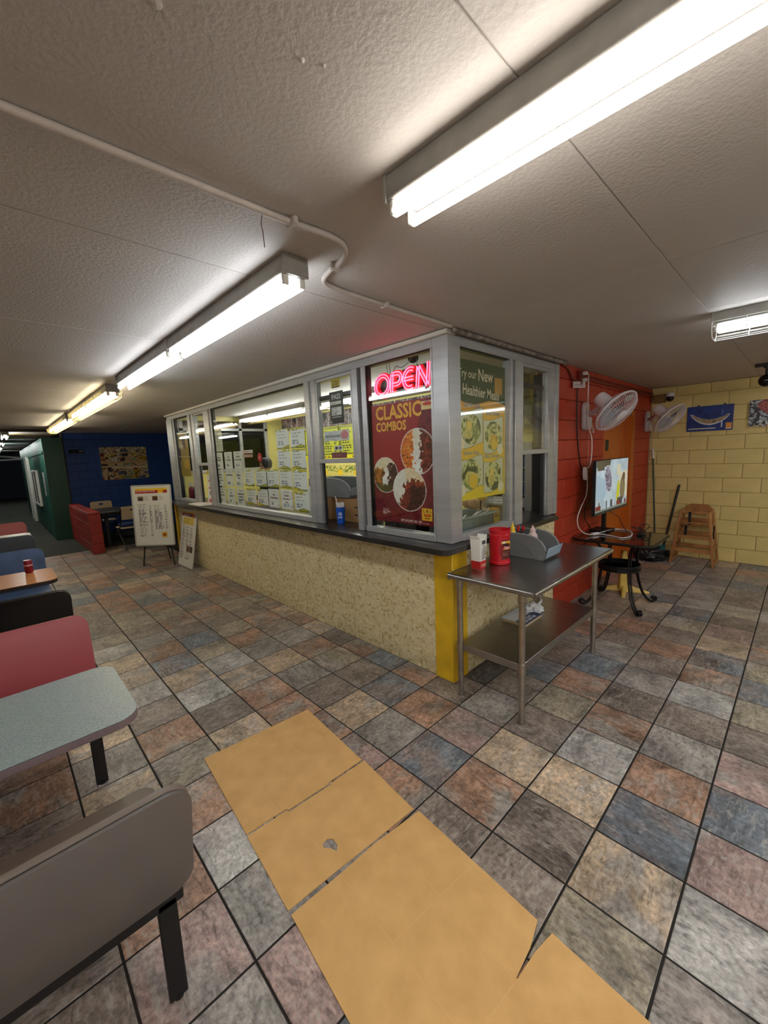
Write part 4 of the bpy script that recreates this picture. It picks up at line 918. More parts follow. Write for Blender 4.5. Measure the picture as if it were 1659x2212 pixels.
def deli_bin(o, label, L=0.36, W_=0.25, H=0.2, rz=0.0, insert=None):
    """grey condiment bin: long trough with a sloped scoop front and clear lip"""
    t = thing('serving_bin', o, label, 'serving bin', rz=rz); m = MB()
    prof = [(0.0,0.0),(L*0.92,0.0),(L,0.035),(L,H*0.40),(L*0.965,H*0.58),(L*0.90,H*0.75),(L*0.80,H*0.89),(L*0.66,H*0.97),(L*0.5,H),(0.0,H)]
    G = mat('bin_grey', (112,116,118), 0.42)
    m = MB()
    for y in (0.0, W_-0.006): m.prism(prof, -0.006, (0, y+0.006, 0), (1,0,0), (0,0,1), (0,1,0))
    m.box(0, L*0.94, 0, W_, 0, 0.006).box(0, 0.006, 0, W_, 0, H).obox((L*0.97, W_/2, 0.016), (0.9,0,0.45), (0,1,0), (-0.45,0,0.9), 0.016, W_/2, 0.003).obox((L*0.985, W_/2, 0.047), (0.06,0,0.998), (0,1,0), (0.998,0,-0.06), 0.025, W_/2, 0.003)
    m.build('trough', G, t, local=True, bevel=0.002)
    for y in (-0.004, W_-0.006):
        MB().tube([(0.0, y+0.005, H), (L*0.5, y+0.005, H), (L*0.66, y+0.005, H*0.97), (L*0.80, y+0.005, H*0.89), (L*0.90, y+0.005, H*0.75), (L*0.965, y+0.005, H*0.58), (L, y+0.005, H*0.40)], 0.0075, 8).build('rim', mat('bin_rim', (128,132,134), 0.4), t, local=True, smooth=40)
    lip = MB().obox((L*1.035, W_/2, H*0.34), (0.30,0,0.954), (0,1,0), (-0.954,0,0.30), 0.040, W_/2+.004, 0.004); lip.build('scoop_lip', mat('bin_lip', (146,166,184), 0.3), t, local=True, bevel=0.003)
    for y in (-0.003, W_+0.001):
        MB().tube(bez([(0.02,y,H*0.72),(L*0.35,y,H*0.70),(L*0.6,y,H*0.45),(L*0.78,y,0.03)],6),0.003,6).build('side_rib', G, t, local=True, smooth=40)
    return t
deli_bin((1.06, 2.80, WT+0.2425), 'grey serving bin on top of the cartons inside the raised sash', L=0.60, W_=0.28, H=0.19, rz=-math.pi/2)
# blue cup on the counter
cx, cy = 0.967, 2.26
t = thing('drink_cup', (cx, cy, 1.0755), 'blue paper drink cup with white straws on the service counter', 'cup'); BCUP = mat('cup_blue', (16,84,190), 0.4)
MB().lathe((cx,cy,1.0755),[(0.033,0),(0.036,0.003),(0.046,0.158),(0.048,0.160),(0.048,0.165),(0.044,0.165),(0.034,0.01),(1e-6,0.01)],24).build('cup', BCUP, t, smooth=40)
MB().lathe((cx,cy,1.0755),[(0.0335,0.0005),(0.0368,0.014),(0.0374,0.014)],24).build('base_band', mat('cup_navy', (12,50,130), 0.4), t, smooth=40)
rr = random.Random(2); m = MB()
for k in range(26):
    a, q = rr.random()*6.28, 0.038*math.sqrt(rr.random()); x, y = cx+q*math.cos(a), cy+q*math.sin(a)
    m.cyl((cx+0.7*(x-cx), cy+0.7*(y-cy), 1.10), (x, y, 1.275+rr.random()*0.012), 0.0042, n=7)
m.build('straws', WHITE_P, t, smooth=40)
MB().tube([(cx-0.01,cy+0.02,1.10),(cx-0.02,cy+0.034,1.315),(cx-0.024,cy+0.036,1.335),(cx-0.035,cy+0.036,1.345)],0.0045,8).build('bent_straw', WHITE_P, t, smooth=40)
nx_, ny_ = -0.70, -0.71   # the printed side
fx, fy = cx+nx_*0.0425, cy+ny_*0.0425
MB().lathe((fx,fy,1.175),[(0.017,0),(0.017,0.0012)],20,axis=(nx_,ny_,0)).build('emblem_disc', mat('emblem_white', (236,238,242), 0.4), t)
MB().lathe((fx,fy,1.175),[(0.0,0.0013),(0.013,0.0016)],20,axis=(nx_,ny_,0)).build('emblem_core', mat('emblem_blue', (30,90,190), 0.4), t)
MB().obox((fx+nx_*0.002,fy+ny_*0.002,1.177),(ny_,-nx_,0.25),(nx_,ny_,0),(0,0,1),0.0135,0.0006,0.003).build('emblem_swoosh', mat('emblem_white'   , (236,238,242), 0.4), t)
text('pepsi', (fx+nx_*0.001, fy+ny_*0.001, 1.138), (0.71,-0.70,0), LV, 0.026, (236,238,242), t, fit=0.045, bold=0.01, align='CENTER')
# white squat bottles and bags behind the papers
def bottle(name, x, y, z, r, h, rgb, cap, label, cat='bottle', group=None, tip=True):
    t = thing(name, (x, y, z), label, cat, group); mm = mat('bottle_%02x%02x%02x' % rgb, rgb, 0.3)
    MB().lathe((x,y,z),[(r*.9,0),(r,0.006),(r,h*.62),(r*.85,h*.70),(r*.5,h*.78),(r*.5,h*.80)],18).build('body', mm, t, smooth=40)
    cm = mat('cap_%02x%02x%02x' % cap, cap, 0.35)
    pr = [(r*.56,h*.80),(r*.56,h*.86)]+([(r*.3,h*.90),(r*.14,h),(r*.10,h)] if tip else [(r*.54,h),(r*.3,h)])
    MB().lathe((x,y,z),pr,18).build('cap', cm, t, smooth=40); return t
bottle('jug', 1.18, 3.02, WT, 0.085, 0.42, (222,222,220), (60,70,110), 'white plastic jug with a blue cap inside the wide window', 'jug', tip=False)
# items by the far end windows
def stripes(cols, seed):
    def f(u, v):
        img = blank(u, cols[0]); r = np.random.RandomState(seed)
        for k in range(7): a, b, c, d = r.rand(4); fill(img, (abs(u-a) < 0.1+0.2*c) & (abs(v-b) < 0.05+0.08*d), cols[1+k % (len(cols)-1)])
        return img
    return f
def a_sign_fn(u, v):
    img = blank(u, (232,230,226)); fill(img, (v > 0.80) & (abs(u-0.5) < 0.3*(1-v)*5), (40,38,36)); fill(img, (v > 0.86) & (u < 0.25), (220,196,40)); fill(img, ((u-0.5)/0.42)**2+((v-0.68)/0.05)**2 < 1, (214,150,80)); fill(img, ((u-0.55)/0.42)**2+((v-0.47)/0.05)**2 < 1, (200,50,40)); fill(img, (u > 0.2) & (u < 0.55) & (v > 0.27) & (v < 0.38), (120,120,120)); fill(img, ((u-0.4)/0.25)**2+((v-0.1)/0.06)**2 < 1, (196,40,48)); fill(img, (v > 0.54) & (v < 0.62) & (u > 0.6), (226,200,40)); return img
t = thing('promotion_sign', (0.96, 5.42, WT), 'white promotion sign with coloured badges in the far sash opening', 'sign'); panel('board', a_sign_fn, (0.95, 5.62, WT+0.0005), (0,-0.36,0), (0.03,0,0.52), 30, 44, t, PRINT, 0.006)
text('AL', (0.974, 5.59, 1.375), LU, LV, 0.085, (20,20,20), t, bold=0.03, lift=0.004)
t = thing('promotion_sign', (0.88, 6.2, 1.5), 'tall yellow and brown food poster inside the end window', 'sign'); panel('board', stripes([(176,150,60),(120,50,34),(206,196,170),(80,44,30),(220,180,60)], 3), (0.8755, 6.46, 1.50), (0,-0.44,0), (0,0,0.72), 24, 36, t, PRINT, 0.004)
for k, (y, rgb, h) in enumerate(((6.42,(120,30,36),0.30),(6.27,(30,40,90),0.34),(5.98,(150,30,40),0.26),(6.12,(30,90,60),0.18))):
    bottle('drink_bottle', 0.99+0.03*(k % 2), y, WT, 0.05, h, rgb, (200,200,200), ('dark red','navy blue','bright red','short green')[k]+' drink bottle inside the end window', 'bottle', 'bottles inside the end window', tip=False)
t = thing('napkin_pack', (0.80, 5.45, WT), 'flat white tray on the counter at the far sash', 'tray'); box('pack', WHITE, t, 0.70, 0.93, 5.28, 5.75, WT+.0005, WT+0.02, 0.004); box('top_sheet', WHITE_P, t, 0.71, 0.92, 5.30, 5.73, WT+.02, WT+0.024, 0.001)
# register under the combo poster
t = thing('cash_register', (1.08, 1.45, WT), 'black till seen below the red combo poster', 'cash register')
box('body', BLACK, t, 0.96, 1.22, 1.28, 1.64, WT+.0005, WT+0.10, 0.01); MB().obox((0.96,1.45,WT+0.17),(0.3,0,0.95),(0,1,0),(-0.95,0,0.3),0.09,0.16,0.012).build('screen', BLACK, t, bevel=0.004); MB().cyl((1.0,1.45,WT+.08),(1.0,1.45,WT+.14),0.03,n=14).build('stand', BLACK, t, smooth=40)
# tub with cutlery, cards, bread, fridge behind the banner window
TUBM = mat('tub_grey', (126,142,138), 0.45)
t = thing('bus_tub', (1.36, 1.06, WT), 'grey green tub of white utensils behind the banner window', 'tub'); m = MB()
x0, x1, y0, y1, z0, z1 = 1.03, 1.62, 0.935, 1.22, WT+0.001, WT+0.135
m.box(x0+.02,x1-.02,y0+.02,y1-.02,z0,z0+.005)
for a, b, c, d in ((x0+.015,x0+.02,y0+.015,y1-.015),(x1-.02,x1-.015,y0+.015,y1-.015),(x0+.015,x1-.015,y0+.015,y0+.02),(x0+.015,x1-.015,y1-.02,y1-.015)): m.box(a,b,c,d,z0,z1)
m.build('tub_body', TUBM, t, bevel=0.002); MB().tube([(x0,y0,z1),(x1,y0,z1),(x1,y1,z1),(x0,y1,z1)],0.012,8,True).build('rim', TUBM, t, smooth=50)
for k in range(9):
    x, y = 1.12+0.05*k, 1.02+0.02*(k % 4)
    MB().bar((x, y, z0+0.06+0.006*k), (x+0.20, y+0.05*((k % 3)-1), z0+0.105+0.005*k), 0.012, 0.003).build('utensil', WHITE_P, t)
for k, (x, y, z, lab) in enumerate(((1.48,1.27,WT+0.15,'behind the tub'),(1.80,1.20,WT+0.20,'past the far end of the tub'))):
    t = thing('price_card', (x, y, z), 'yellow card with a red oval standing %s' % lab, 'card')
    panel('card', lambda u, v: fill(fill(blank(u, (240,200,90)), ((u-0.5)/0.42)**2+((v-0.55)/0.24)**2 < 1, (206,70,40)), v > 0.93, (236,226,190)), (x-0.06, y, z), (0.12,-0.02,0.0), (0,0,0.085), 16, 10, t, PRINT, 0.002); box('card_clip', BLACK, t, x-.01, x+.01, y+.002, y+.012, WT, z+.03, 0)
t = thing('paper_bag', (1.75, 1.07, WT), 'yellow paper bag with the letters L and L beside the tub', 'bag'); box('bag_body', mat('bag_yellow', (240,190,60), 0.6), t, 1.70, 1.84, 1.03, 1.11, WT+.0005, WT+0.13, 0.006); box('bag_fold', mat('bag_yellow2', (226,176,56), 0.6), t, 1.71, 1.83, 1.045, 1.095, WT+.13, WT+0.14, 0.002)
text('L & L', (1.715, 1.029, WT+0.06), RU, LV, 0.05, (90,44,24), t, fit=0.11, bold=0.02)
t = thing('bread_bag', (1.92, 1.35, WT), 'clear bag of buns behind the tub', 'bread bag')
m = MB()
for k in range(6): m.sphere((1.82+0.09*(k % 3), 1.32+0.07*(k//3), WT+0.06+0.0), 0.055, 14, 8, 0.85)
for k in range(4): m.sphere((1.86+0.09*(k % 2), 1.33+0.06*(k//2), WT+0.15), 0.055, 14, 8, 0.85)
m.build('buns', mat('bun', (226,190,150), 0.6, 0, 0.2, 8), t, smooth=60)
m = MB().prism(rrect(0.36,0.24,0.05,5), 0.22, (1.74,1.235,WT+.0008)); m.build('wrap', glass_mat('film', (0.9,0.9,0.9), 0.9), t, smooth=50)
fd = thing('display_fridge', (2.85, 1.4, 0), 'steel framed glass door fridge of dark bottles behind the raised sash', 'fridge')
STB = mat('fridge_steel', (170,172,172), 0.35, 0.8)
FX = 2.70
box('cabinet', BLACK, fd, FX, 3.045, 1.09, 1.74, 0.0, 1.80, 0.004); box('door_frame', STB, fd, FX-0.06, FX, 1.125, 1.205, 0.06, 1.80, 0.004); box('door_frame', STB, fd, FX-0.06, FX, 1.66, 1.74, 0.06, 1.80, 0.004); box('door_frame', STB, fd, FX-0.06, FX, 1.205, 1.66, 1.68, 1.80, 0.004); box('door_frame', STB, fd, FX-0.06, FX, 1.205, 1.66, 1.10, 1.20, 0.004); box('door_frame', STB, fd, FX-0.06, FX, 1.205, 1.66, 0.06, 0.16, 0.004)
panel('label', lambda u, v: dashes(blank(u, (206,214,220)), u, v, 0.1, 0.9, 0.2, 0.8, 1, (150,160,170), 3), (FX-0.064, 1.64, 1.125), (0,-0.42,0), (0,0,0.055), 14, 4, fd, PRINT, 0.003)
for z in (1.24, 1.38, 1.53):
    box('shelf', STB, fd, FX-0.012, FX, 1.205, 1.66, z-.012, z, 0.001)
    for k in range(8):
        MB().cyl((FX-0.006, 1.235+0.055*k, z), (FX-0.006, 1.235+0.055*k, z+0.105), 0.022, n=10).build('bottle_front', mat('fridge_bottle_%d' % (k % 2), ((40,54,110),(96,36,60))[k % 2], 0.3), fd)
MB().box(FX-0.050, FX-0.046, 1.205, 1.66, 1.20, 1.68).build('glass_door', GLASS, fd)
hd = thing('steel_hood', (2.75, 2.1, 1.8), 'stainless exhaust hood and ledge seen through the raised sash by the red wall', 'hood'); m = MB().prism([(2.45,1.99),(3.02,1.99),(3.02,2.24),(2.85,2.24)], 0.24, (0,1.30,0), (1,0,0), (0,0,1), (0,1,0)); m.build('hood_body', STB, hd, bevel=0.004); box('filter_ledge', STB, hd, 2.45, 3.02, 1.30, 1.54, 1.95, 1.99, 0.003); box('stem', STB, hd, 2.86, 3.0, 1.34, 1.50, 2.24, CZ-0.002, 0.003)
t = thing('paper_notice', (2.9, 1.30, 2.0), 'white sheet taped to the steel hood', 'paper notice'); panel('print', lambda u, v: dashes(blank(u, (226,232,236)), u, v, 0.1, 0.9, 0.1, 0.9, 5, (180,186,190), 3), (2.80, 1.296, 2.0), (0.18,0,0), (0,0,0.2), 8, 8, t, PRINT, 0.001)
# ---- cook behind the papers
def skin_body(name, pts, edges, m, parent, root, sub=2):
    me = bpy.data.meshes.new(name); off = parent.location
    me.from_pydata([tuple(Vector(p[:3])-off) for p in pts], edges, []); ob = bpy.data.objects.new(name, me); C.objects.link(ob)
    sk = ob.modifiers.new('s', 'SKIN'); sk.use_smooth_shade = True
    for i, p in enumerate(pts):
        r = p[3] if isinstance(p[3], tuple) else (p[3], p[3]); me.skin_vertices[0].data[i].radius = r; me.skin_vertices[0].data[i].use_root = (i == root)
    sb = ob.modifiers.new('b', 'SUBSURF'); sb.levels = sub; sb.render_levels = sub
    dg = bpy.context.evaluated_depsgraph_get(); nm = bpy.data.meshes.new_from_object(ob.evaluated_get(dg)); bpy.data.objects.remove(ob)
    nm.materials.clear(); nm.materials.append(m); o2 = bpy.data.objects.new(name, nm); C.objects.link(o2); o2.parent = parent
    for p in nm.polygons: p.use_smooth = True
    return o2
SKIN = mat('skin', (176,128,100), 0.5); SHIRT = mat('dark_shirt', (32,32,36), 0.8); HAIR = mat('black_hair', (14,13,13), 0.6, 0, 0.2, 30)
px, py = 1.80, 5.20
ps = thing('person', (px, py, 0), 'person with short black hair in a dark shirt standing behind the window papers', 'person')
X = lambda a, b, z, r: (px+a, py+b, z, r)
pts = [X(0,0,0.98,(.15,.10)), X(0,0,1.18,(.15,.10)), X(-.02,0,1.36,(.16,.11)), X(-.02,0,1.46,(.07,.07)), X(-.03,0,1.54,(.055,.06)),
       X(0,.18,1.40,.06), X(-.02,.24,1.14,.045), X(-.22,.20,1.06,.036), X(-.30,.17,1.07,.030), X(0,-.18,1.40,.06), X(-.02,-.24,1.14,.045), X(-.22,-.20,1.06,.036), X(-.30,-.17,1.07,.030),
       X(0,.10,.90,.085), X(.01,.11,.50,.06), X(.02,.11,.10,.045), X(-.10,.12,.05,.04), X(0,-.10,.90,.085), X(.01,-.11,.50,.06), X(.02,-.11,.10,.045), X(-.10,-.12,.05,.04)]
skin_body('body', pts, [(0,1),(1,2),(2,3),(3,4),(2,5),(5,6),(6,7),(7,8),(2,9),(9,10),(10,11),(11,12),(0,13),(13,14),(14,15),(15,16),(0,17),(17,18),(18,19),(19,20)], SHIRT, ps, 0)
hp = [X(-.03,0,1.54,.05), X(-.06,0,1.62,(.072,.085)), X(-.05,0,1.67,(.078,.092))]
hb = MB().lathe((px-.045,py,1.615),[(1e-6,-.12),(.035,-.115),(.058,-.085),(.072,-.04),(.080,.02),(.078,.06),(.062,.098),(.032,.118),(1e-6,.122)],24,sx=1.08,sy=0.92).build('head', SKIN, ps, smooth=70)
MB().lathe((px-.132,py,1.60),[(1e-6,-.03),(.013,-.022),(.008,.02),(1e-6,.028)],10).build('nose', SKIN, ps, smooth=60)
for s in (-1, 1):
    MB().sphere((px-.118, py+s*.03, 1.625), .011, 10, 8).build('eye', mat('eye', (40,30,26), 0.2), ps, smooth=60); MB().lathe((px-.035,py+s*.076,1.61),[(1e-6,-.032),(.016,-.012),(.018,.014),(1e-6,.03)],10,sy=0.5).build('ear', SKIN, ps, smooth=60)
    hx, hy = px-.32, py+s*.17
    MB().obox((hx-.02,hy,1.07),(1,0,0),(0,1,0),(0,0,1),.04,.032,.014).build('palm', SKIN, ps, bevel=0.01, seg=2)
    for k in range(4): MB().tube([(hx-.05,hy-.024+.016*k,1.07),(hx-.085,hy-.026+.017*k,1.066),(hx-.105+.004*abs(k-1),hy-.026+.017*k,1.05)],[.0085,.008,.0065],8).build('finger', SKIN, ps, smooth=60)
    MB().tube([(hx-.005,hy-s*.03,1.07),(hx-.03,hy-s*.055,1.066),(hx-.055,hy-s*.058,1.058)],[.010,.009,.007],8).build('thumb', SKIN, ps, smooth=60)
MB().tube([(px-.122,py+.022,1.552),(px-.127,py,1.549),(px-.122,py-.022,1.552)],.004,6).build('mouth', mat('lip', (130,74,66), 0.5), ps)
MB().lathe((px-.03,py,1.635),[(.079,-.05),(.092,.0),(.093,.05),(.074,.092),(.04,.113),(1e-6,.118)],24,sx=1.06,sy=1.0).build('hair', HAIR, ps, smooth=70)

# ================================================================== STEEL WORK TABLE
wt = thing('work_table', (1.42, 0.5, 0), 'stainless steel work table with undershelf in front of the counter corner', 'table')
tx0, tx1, ty0, ty1, tz = 0.735, 2.115, 0.155, 0.800, 0.90
m = MB(); r = 0.019
sec = [(0,0)]+[(-0.012-r*math.sin(a)*1.0, -r+r*math.cos(a)) for a in [math.pi*k/8 for k in range(9)]]
m = MB(); m.box(tx0+0.02, tx1-0.02, ty0+0.02, ty1, tz-0.012, tz)
m.build('tabletop', STEEL, wt, bevel=0.001)
MB().tube([(tx0+0.02, ty1-0.002, tz-0.019), (tx0+0.02, ty0+0.02, tz-0.019)], 0.019, 14).tube([(tx0+0.005, ty0+0.02, tz-0.019), (tx1-0.005, ty0+0.02, tz-0.019)], 0.019, 14).tube([(tx1-0.02, ty0+0.02, tz-0.019), (tx1-0.02, ty1-0.002, tz-0.019)], 0.019, 14).build('rolled_edge', STEEL, wt, smooth=40)
box('backsplash', STEEL, wt, tx0+0.02, tx1-0.02, ty1-0.012, ty1, tz-0.05, tz+0.004, 0.001)
for x in (0.785, 2.020):
    for y in (0.265, 0.728):
        lg = MB().cyl((x,y,0.02),(x,y,0.36),0.0205,n=18).cyl((x,y,0.36),(x,y,tz-0.03),0.0205,n=18).build('leg', STEEL_LEG, wt, smooth=40)
        MB().lathe((x,y,0),[(0.016,0),(0.022,0.004),(0.022,0.02),(0.018,0.03)],16).build('foot', STEEL_LEG, lg, smooth=40)
        MB().cyl((x,y,tz-0.10),(x,y,tz-0.03),0.026,n=18).build('socket', STEEL_LEG, lg, smooth=40); MB().cyl((x,y,0.335),(x,y,0.405),0.025,n=18).build('collar', STEEL_LEG, lg, smooth=40)
sh = MB().box(0.785, 2.02, 0.265, 0.728, 0.385, 0.395); 
for a in ((0.785,2.02,0.262,0.268),(0.785,2.02,0.725,0.731),(0.782,0.788,0.265,0.728),(2.017,2.023,0.265,0.728)): sh.box(a[0],a[1],a[2],a[3],0.345,0.395)
sh.build('undershelf', STEEL, wt, bevel=0.001)
# magazine and plastic on the undershelf
t = thing('booklet_stack', (1.45, 0.62, 0.396), 'stack of blue and white booklets on the undershelf', 'booklets')
def cover(u, v):
    img = blank(u, (206,208,210)); fill(img, v < 0.4, (40,50,90)); dashes(img, u, v, 0.05, 0.9, 0.05, 0.35, 2, (210,214,220), 3, 0.9, 0.6, 0.12); fill(img, v > 0.8, (190,196,200)); return img
MB().box(1.30,1.56,0.50,0.70,0.396,0.42).build('pages', mat('page_tan',(176,156,120),0.8), t, bevel=0.003); panel('cover', cover, (1.295,0.495,0.424), (0.27,0,0), (0,0.21,0), 24, 18, t, PRINT, 0.003)
t = thing('plastic_bag', (1.62, 0.60, 0.396), 'crumpled white plastic bag beside the booklets', 'plastic bag'); bm = bmesh.new(); bmesh.ops.create_icosphere(bm, subdivisions=3, radius=1)
rr = random.Random(5)
from mathutils import noise as mn
for v in bm.verts:
    f = 1+0.5*mn.noise(v.co*2.3)+0.25*mn.noise(v.co*6); v.co = Vector((v.co.x*f*0.08, v.co.y*f*0.07, max(-0.03, v.co.z*f*0.045)))
me = bpy.data.meshes.new('crumpled_film'); bm.to_mesh(me); bm.free(); me.materials.append(mat('bag_white',(214,216,218),0.35)); o = bpy.data.objects.new('crumpled_film', me); C.objects.link(o); o.parent = t; o.location = (0,0,0.031)
MB().tube(bez([(1.64,0.60,0.43),(1.67,0.585,0.445),(1.70,0.57,0.47),(1.705,0.565,0.49)],5),[0.012]*6+[0.01]*6+[0.006]*4,6).build('twisted_handle', MATS['bag_white'], t, smooth=60)
# straw carton
x, y = 0.975, 0.698
t = thing('straw_carton', (x, y, tz+.0005), 'tall white carton of straws with a red foot on the steel table', 'carton')
a0, a1 = 0.034, 0.043; hz = 0.220
def frus(m, h0, h1, s0, s1): 
    return m.add([(x-s0,y-s0,tz+.0005+h0),(x+s0,y-s0,tz+.0005+h0),(x+s0,y+s0,tz+.0005+h0),(x-s0,y+s0,tz+.0005+h0),(x-s1,y-s1,tz+.0005+h1),(x+s1,y-s1,tz+.0005+h1),(x+s1,y+s1,tz+.0005+h1),(x-s1,y+s1,tz+.0005+h1)],[(3,2,1,0),(4,5,6,7),(0,1,5,4),(1,2,6,5),(2,3,7,6),(3,0,4,7)])
frus(MB(), 0, hz, a0, a1).build('carton_body', mat('carton_white',(224,222,214),0.55), t, bevel=0.002)
frus(MB(), 0.002, 0.060, a0+0.0010, a0+0.0036).build('red_foot_band', mat('carton_red',(190,40,34),0.5), t)
for sx_ in (-1, 1): MB().obox((x+sx_*0.047,y,tz+hz+0.010),(0.35*sx_,0,0.94),(0,1,0),(-0.94*sx_,0,0.35),0.013,0.038,0.0012).build('flap', MATS['carton_white'], t)
for k, wd in enumerate(('ECO','STRAWS','JUMBO')):
    text(wd, (x-0.006+0.017*k, y-a1+0.002, tz+0.075), (0,0,1), (-1,0,0), 0.019, (60,60,66), t, fit=(0.07,0.10,0.09)[k], bold=0.01)
text('1,000', (x, y-a0-0.0036, tz+0.020), RU, LV, 0.026, (240,214,200), t, fit=0.055, bold=0.015, align='CENTER')
box('code_block', mat('code_dark',(70,70,76),0.6), t, x-0.018, x+0.024, y-a1-0.0006, y-a1+0.004, tz+0.182, tz+0.208, 0)
# red coffee canister
x, y = 1.185, 0.652
t = thing('coffee_canister', (x, y, tz), 'red plastic coffee canister without a lid on the steel table', 'canister'); CR = mat('can_red',(196,18,34),0.32)
MB().lathe((x,y,tz+.0008),[(0.066,0),(0.076,0.004),(0.077,0.02),(0.073,0.026),(0.0735,0.20),(0.078,0.212),(0.078,0.222),(0.074,0.228),(0.078,0.236),(0.078,0.258),(0.074,0.258),(0.069,0.20),(0.066,0.02),(1e-6,0.02)],36).build('canister_body', CR, t, smooth=30)
def curved(name, prof_fn, a0, a1, z0, z1, rad, nu, nv, parent, m):
    off = parent.location; vs, cs, fs = [], [], []
    for j in range(nv+1):
        for i in range(nu+1):
            a = a0+(a1-a0)*i/nu; vs.append((x+rad*math.cos(a)-off.x, y+rad*math.sin(a)-off.y, z0+(z1-z0)*j/nv-off.z))
    u, v = np.meshgrid(np.linspace(0,1,nu+1), np.linspace(0,1,nv+1)); col = S2L(prof_fn(u, v)/255.0).reshape(-1,3)
    for j in range(nv):
        for i in range(nu): k = j*(nu+1)+i; fs.append((k,k+1,k+nu+2,k+nu+1))
    me = bpy.data.meshes.new(name); me.from_pydata(vs, [], fs); me.color_attributes.new('Col','FLOAT_COLOR','POINT').data.foreach_set('color', np.hstack([col, np.ones((len(col),1))]).astype(np.float32).ravel()); me.materials.append(m); me.polygons.foreach_set('use_smooth',[True]*len(me.polygons))
    o = bpy.data.objects.new(name, me); C.objects.link(o); o.parent = parent; return o
def can_label(u, v):
    img = blank(u, (90,24,20)); fill(img, v > 0.5, (238,176,60)); fill(img, ((u-0.35)/0.5)**2+((v-0.72)/0.13)**2 < 1, (60,24,20)); fill(img, ((u-0.4)/0.6)**2+((v-0.60)/0.07)**2 < 1, (200,40,40)); fill(img, ((u-0.2)/0.12)**2+((v-0.9)/0.05)**2 < 1, (236,230,220)); fill(img, v > 0.965, (40,30,60)); dashes(img, u, v, 0.1, 0.8, 0.2, 0.42, 3, (150,110,90), 4, 0.9, 0.5, 0.12); return img
curved('label', can_label, R_(-140), R_(-66), tz+0.045, tz+0.185, 0.0742, 24, 36, t, PRINT)
nx2, ny2 = math.cos(R_(-110)), math.sin(R_(-110))
text('Folgers', (x+nx2*0.0748+0.0, y+ny2*0.0748, tz+0.125), (-ny2, nx2, 0), LV, 0.026, (240,232,226), t, fit=0.046, bold=0.012, align='CENTER', lift=0.002)
MB().prism(rrect(0.024,0.085,0.011,5), 0.0015, (x+math.cos(R_(-150))*0.0742, y+math.sin(R_(-150))*0.0742-0.0, tz+0.075), (0.5,-0.866,0), (0,0,1), (-0.866,-0.5,0)).build('grip_recess', mat('can_red_dark',(140,12,24),0.4), t)
# condiment bin with bottles
deli_bin((1.42, 0.750, tz+.0012), 'grey condiment bin with a clear scoop lip on the steel table', L=0.34, W_=0.235, H=0.182, rz=-math.pi/2)
bottle('mustard_bottle', 1.475, 0.705, tz+.0085, 0.030, 0.245, (236,196,24), (240,204,40), 'yellow mustard bottle standing in the grey condiment bin')
bottle('sauce_bottle', 1.545, 0.695, tz+.0085, 0.020, 0.215, (30,16,14), (170,24,28), 'dark sauce bottle with a red cap in the condiment bin, nearer the mustard', group='red capped sauce bottles', tip=False)
bottle('sauce_bottle', 1.60, 0.680, tz+.0085, 0.020, 0.205, (34,18,14), (170,24,28), 'dark sauce bottle with a red cap in the condiment bin, farther from the mustard', group='red capped sauce bottles', tip=False)
bottle('squeeze_bottle', 1.55, 0.575, tz+.0085, 0.037, 0.225, (214,186,182), (224,196,192), 'pale pink squeeze bottle with a pointed tip in the condiment bin')

# ================================================================== RIGHT HAND CORNER
# ---- wrought iron patio table
TX, TY, TZ = 3.33, 0.455, 0.76
pt = thing('patio_table', (TX, TY, 0), 'black wrought iron patio table with scroll feet and dark glass top', 'table')
hw = 0.375
MB().prism([(a-hw, b-hw) for a, b in rrect(2*hw, 2*hw, 0.10, 6)], 0.008, (TX, TY, TZ-0.010)).build('glass_top', mat('smoked_glass', (22,16,16), 0.08, coat=0.5), pt, bevel=0.002)
MB().tube([(TX+a-hw, TY+b-hw, TZ-0.014) for a, b in rrect(2*hw, 2*hw, 0.10, 6)], 0.013, 10, True).build('rim', IRON, pt, smooth=50)
for sx, sy in ((-1,-1),(1,-1),(1,1),(-1,1)):
    P = lambda r_, z: (TX+sx*r_, TY+sy*r_, z)
    c = bez([P(0.21,TZ-0.02),P(0.155,0.66),P(0.135,0.56),P(0.135,0.45),P(0.142,0.33),P(0.165,0.20),P(0.20,0.09),P(0.245,0.022),P(0.275,0.018),P(0.292,0.045),P(0.278,0.068),P(0.262,0.055),P(0.266,0.043)],7)
    q = Vector((sy, -sx, 0)).normalized()*0.012
    for s in (-1, 1): pass
    lg = MB(); lg.tube([Vector(p)+q for p in c], 0.0095, 8).tube([Vector(p)-q for p in c], 0.0095, 8).build('leg', IRON, pt, smooth=60)
for z, r_ in ((0.455, 0.195), (0.405, 0.20)):
    MB().tube([(TX+r_*math.cos(a), TY+r_*math.sin(a), z) for a in [2*math.pi*k/32 for k in range(32)]], 0.009, 8, True).build('ring', IRON, pt, smooth=60)
MB().lathe((TX,TY,0.41),[(0.196,0),(0.196,0.04),(0.192,0.04),(0.192,0)],32).build('ring_band', IRON, pt)
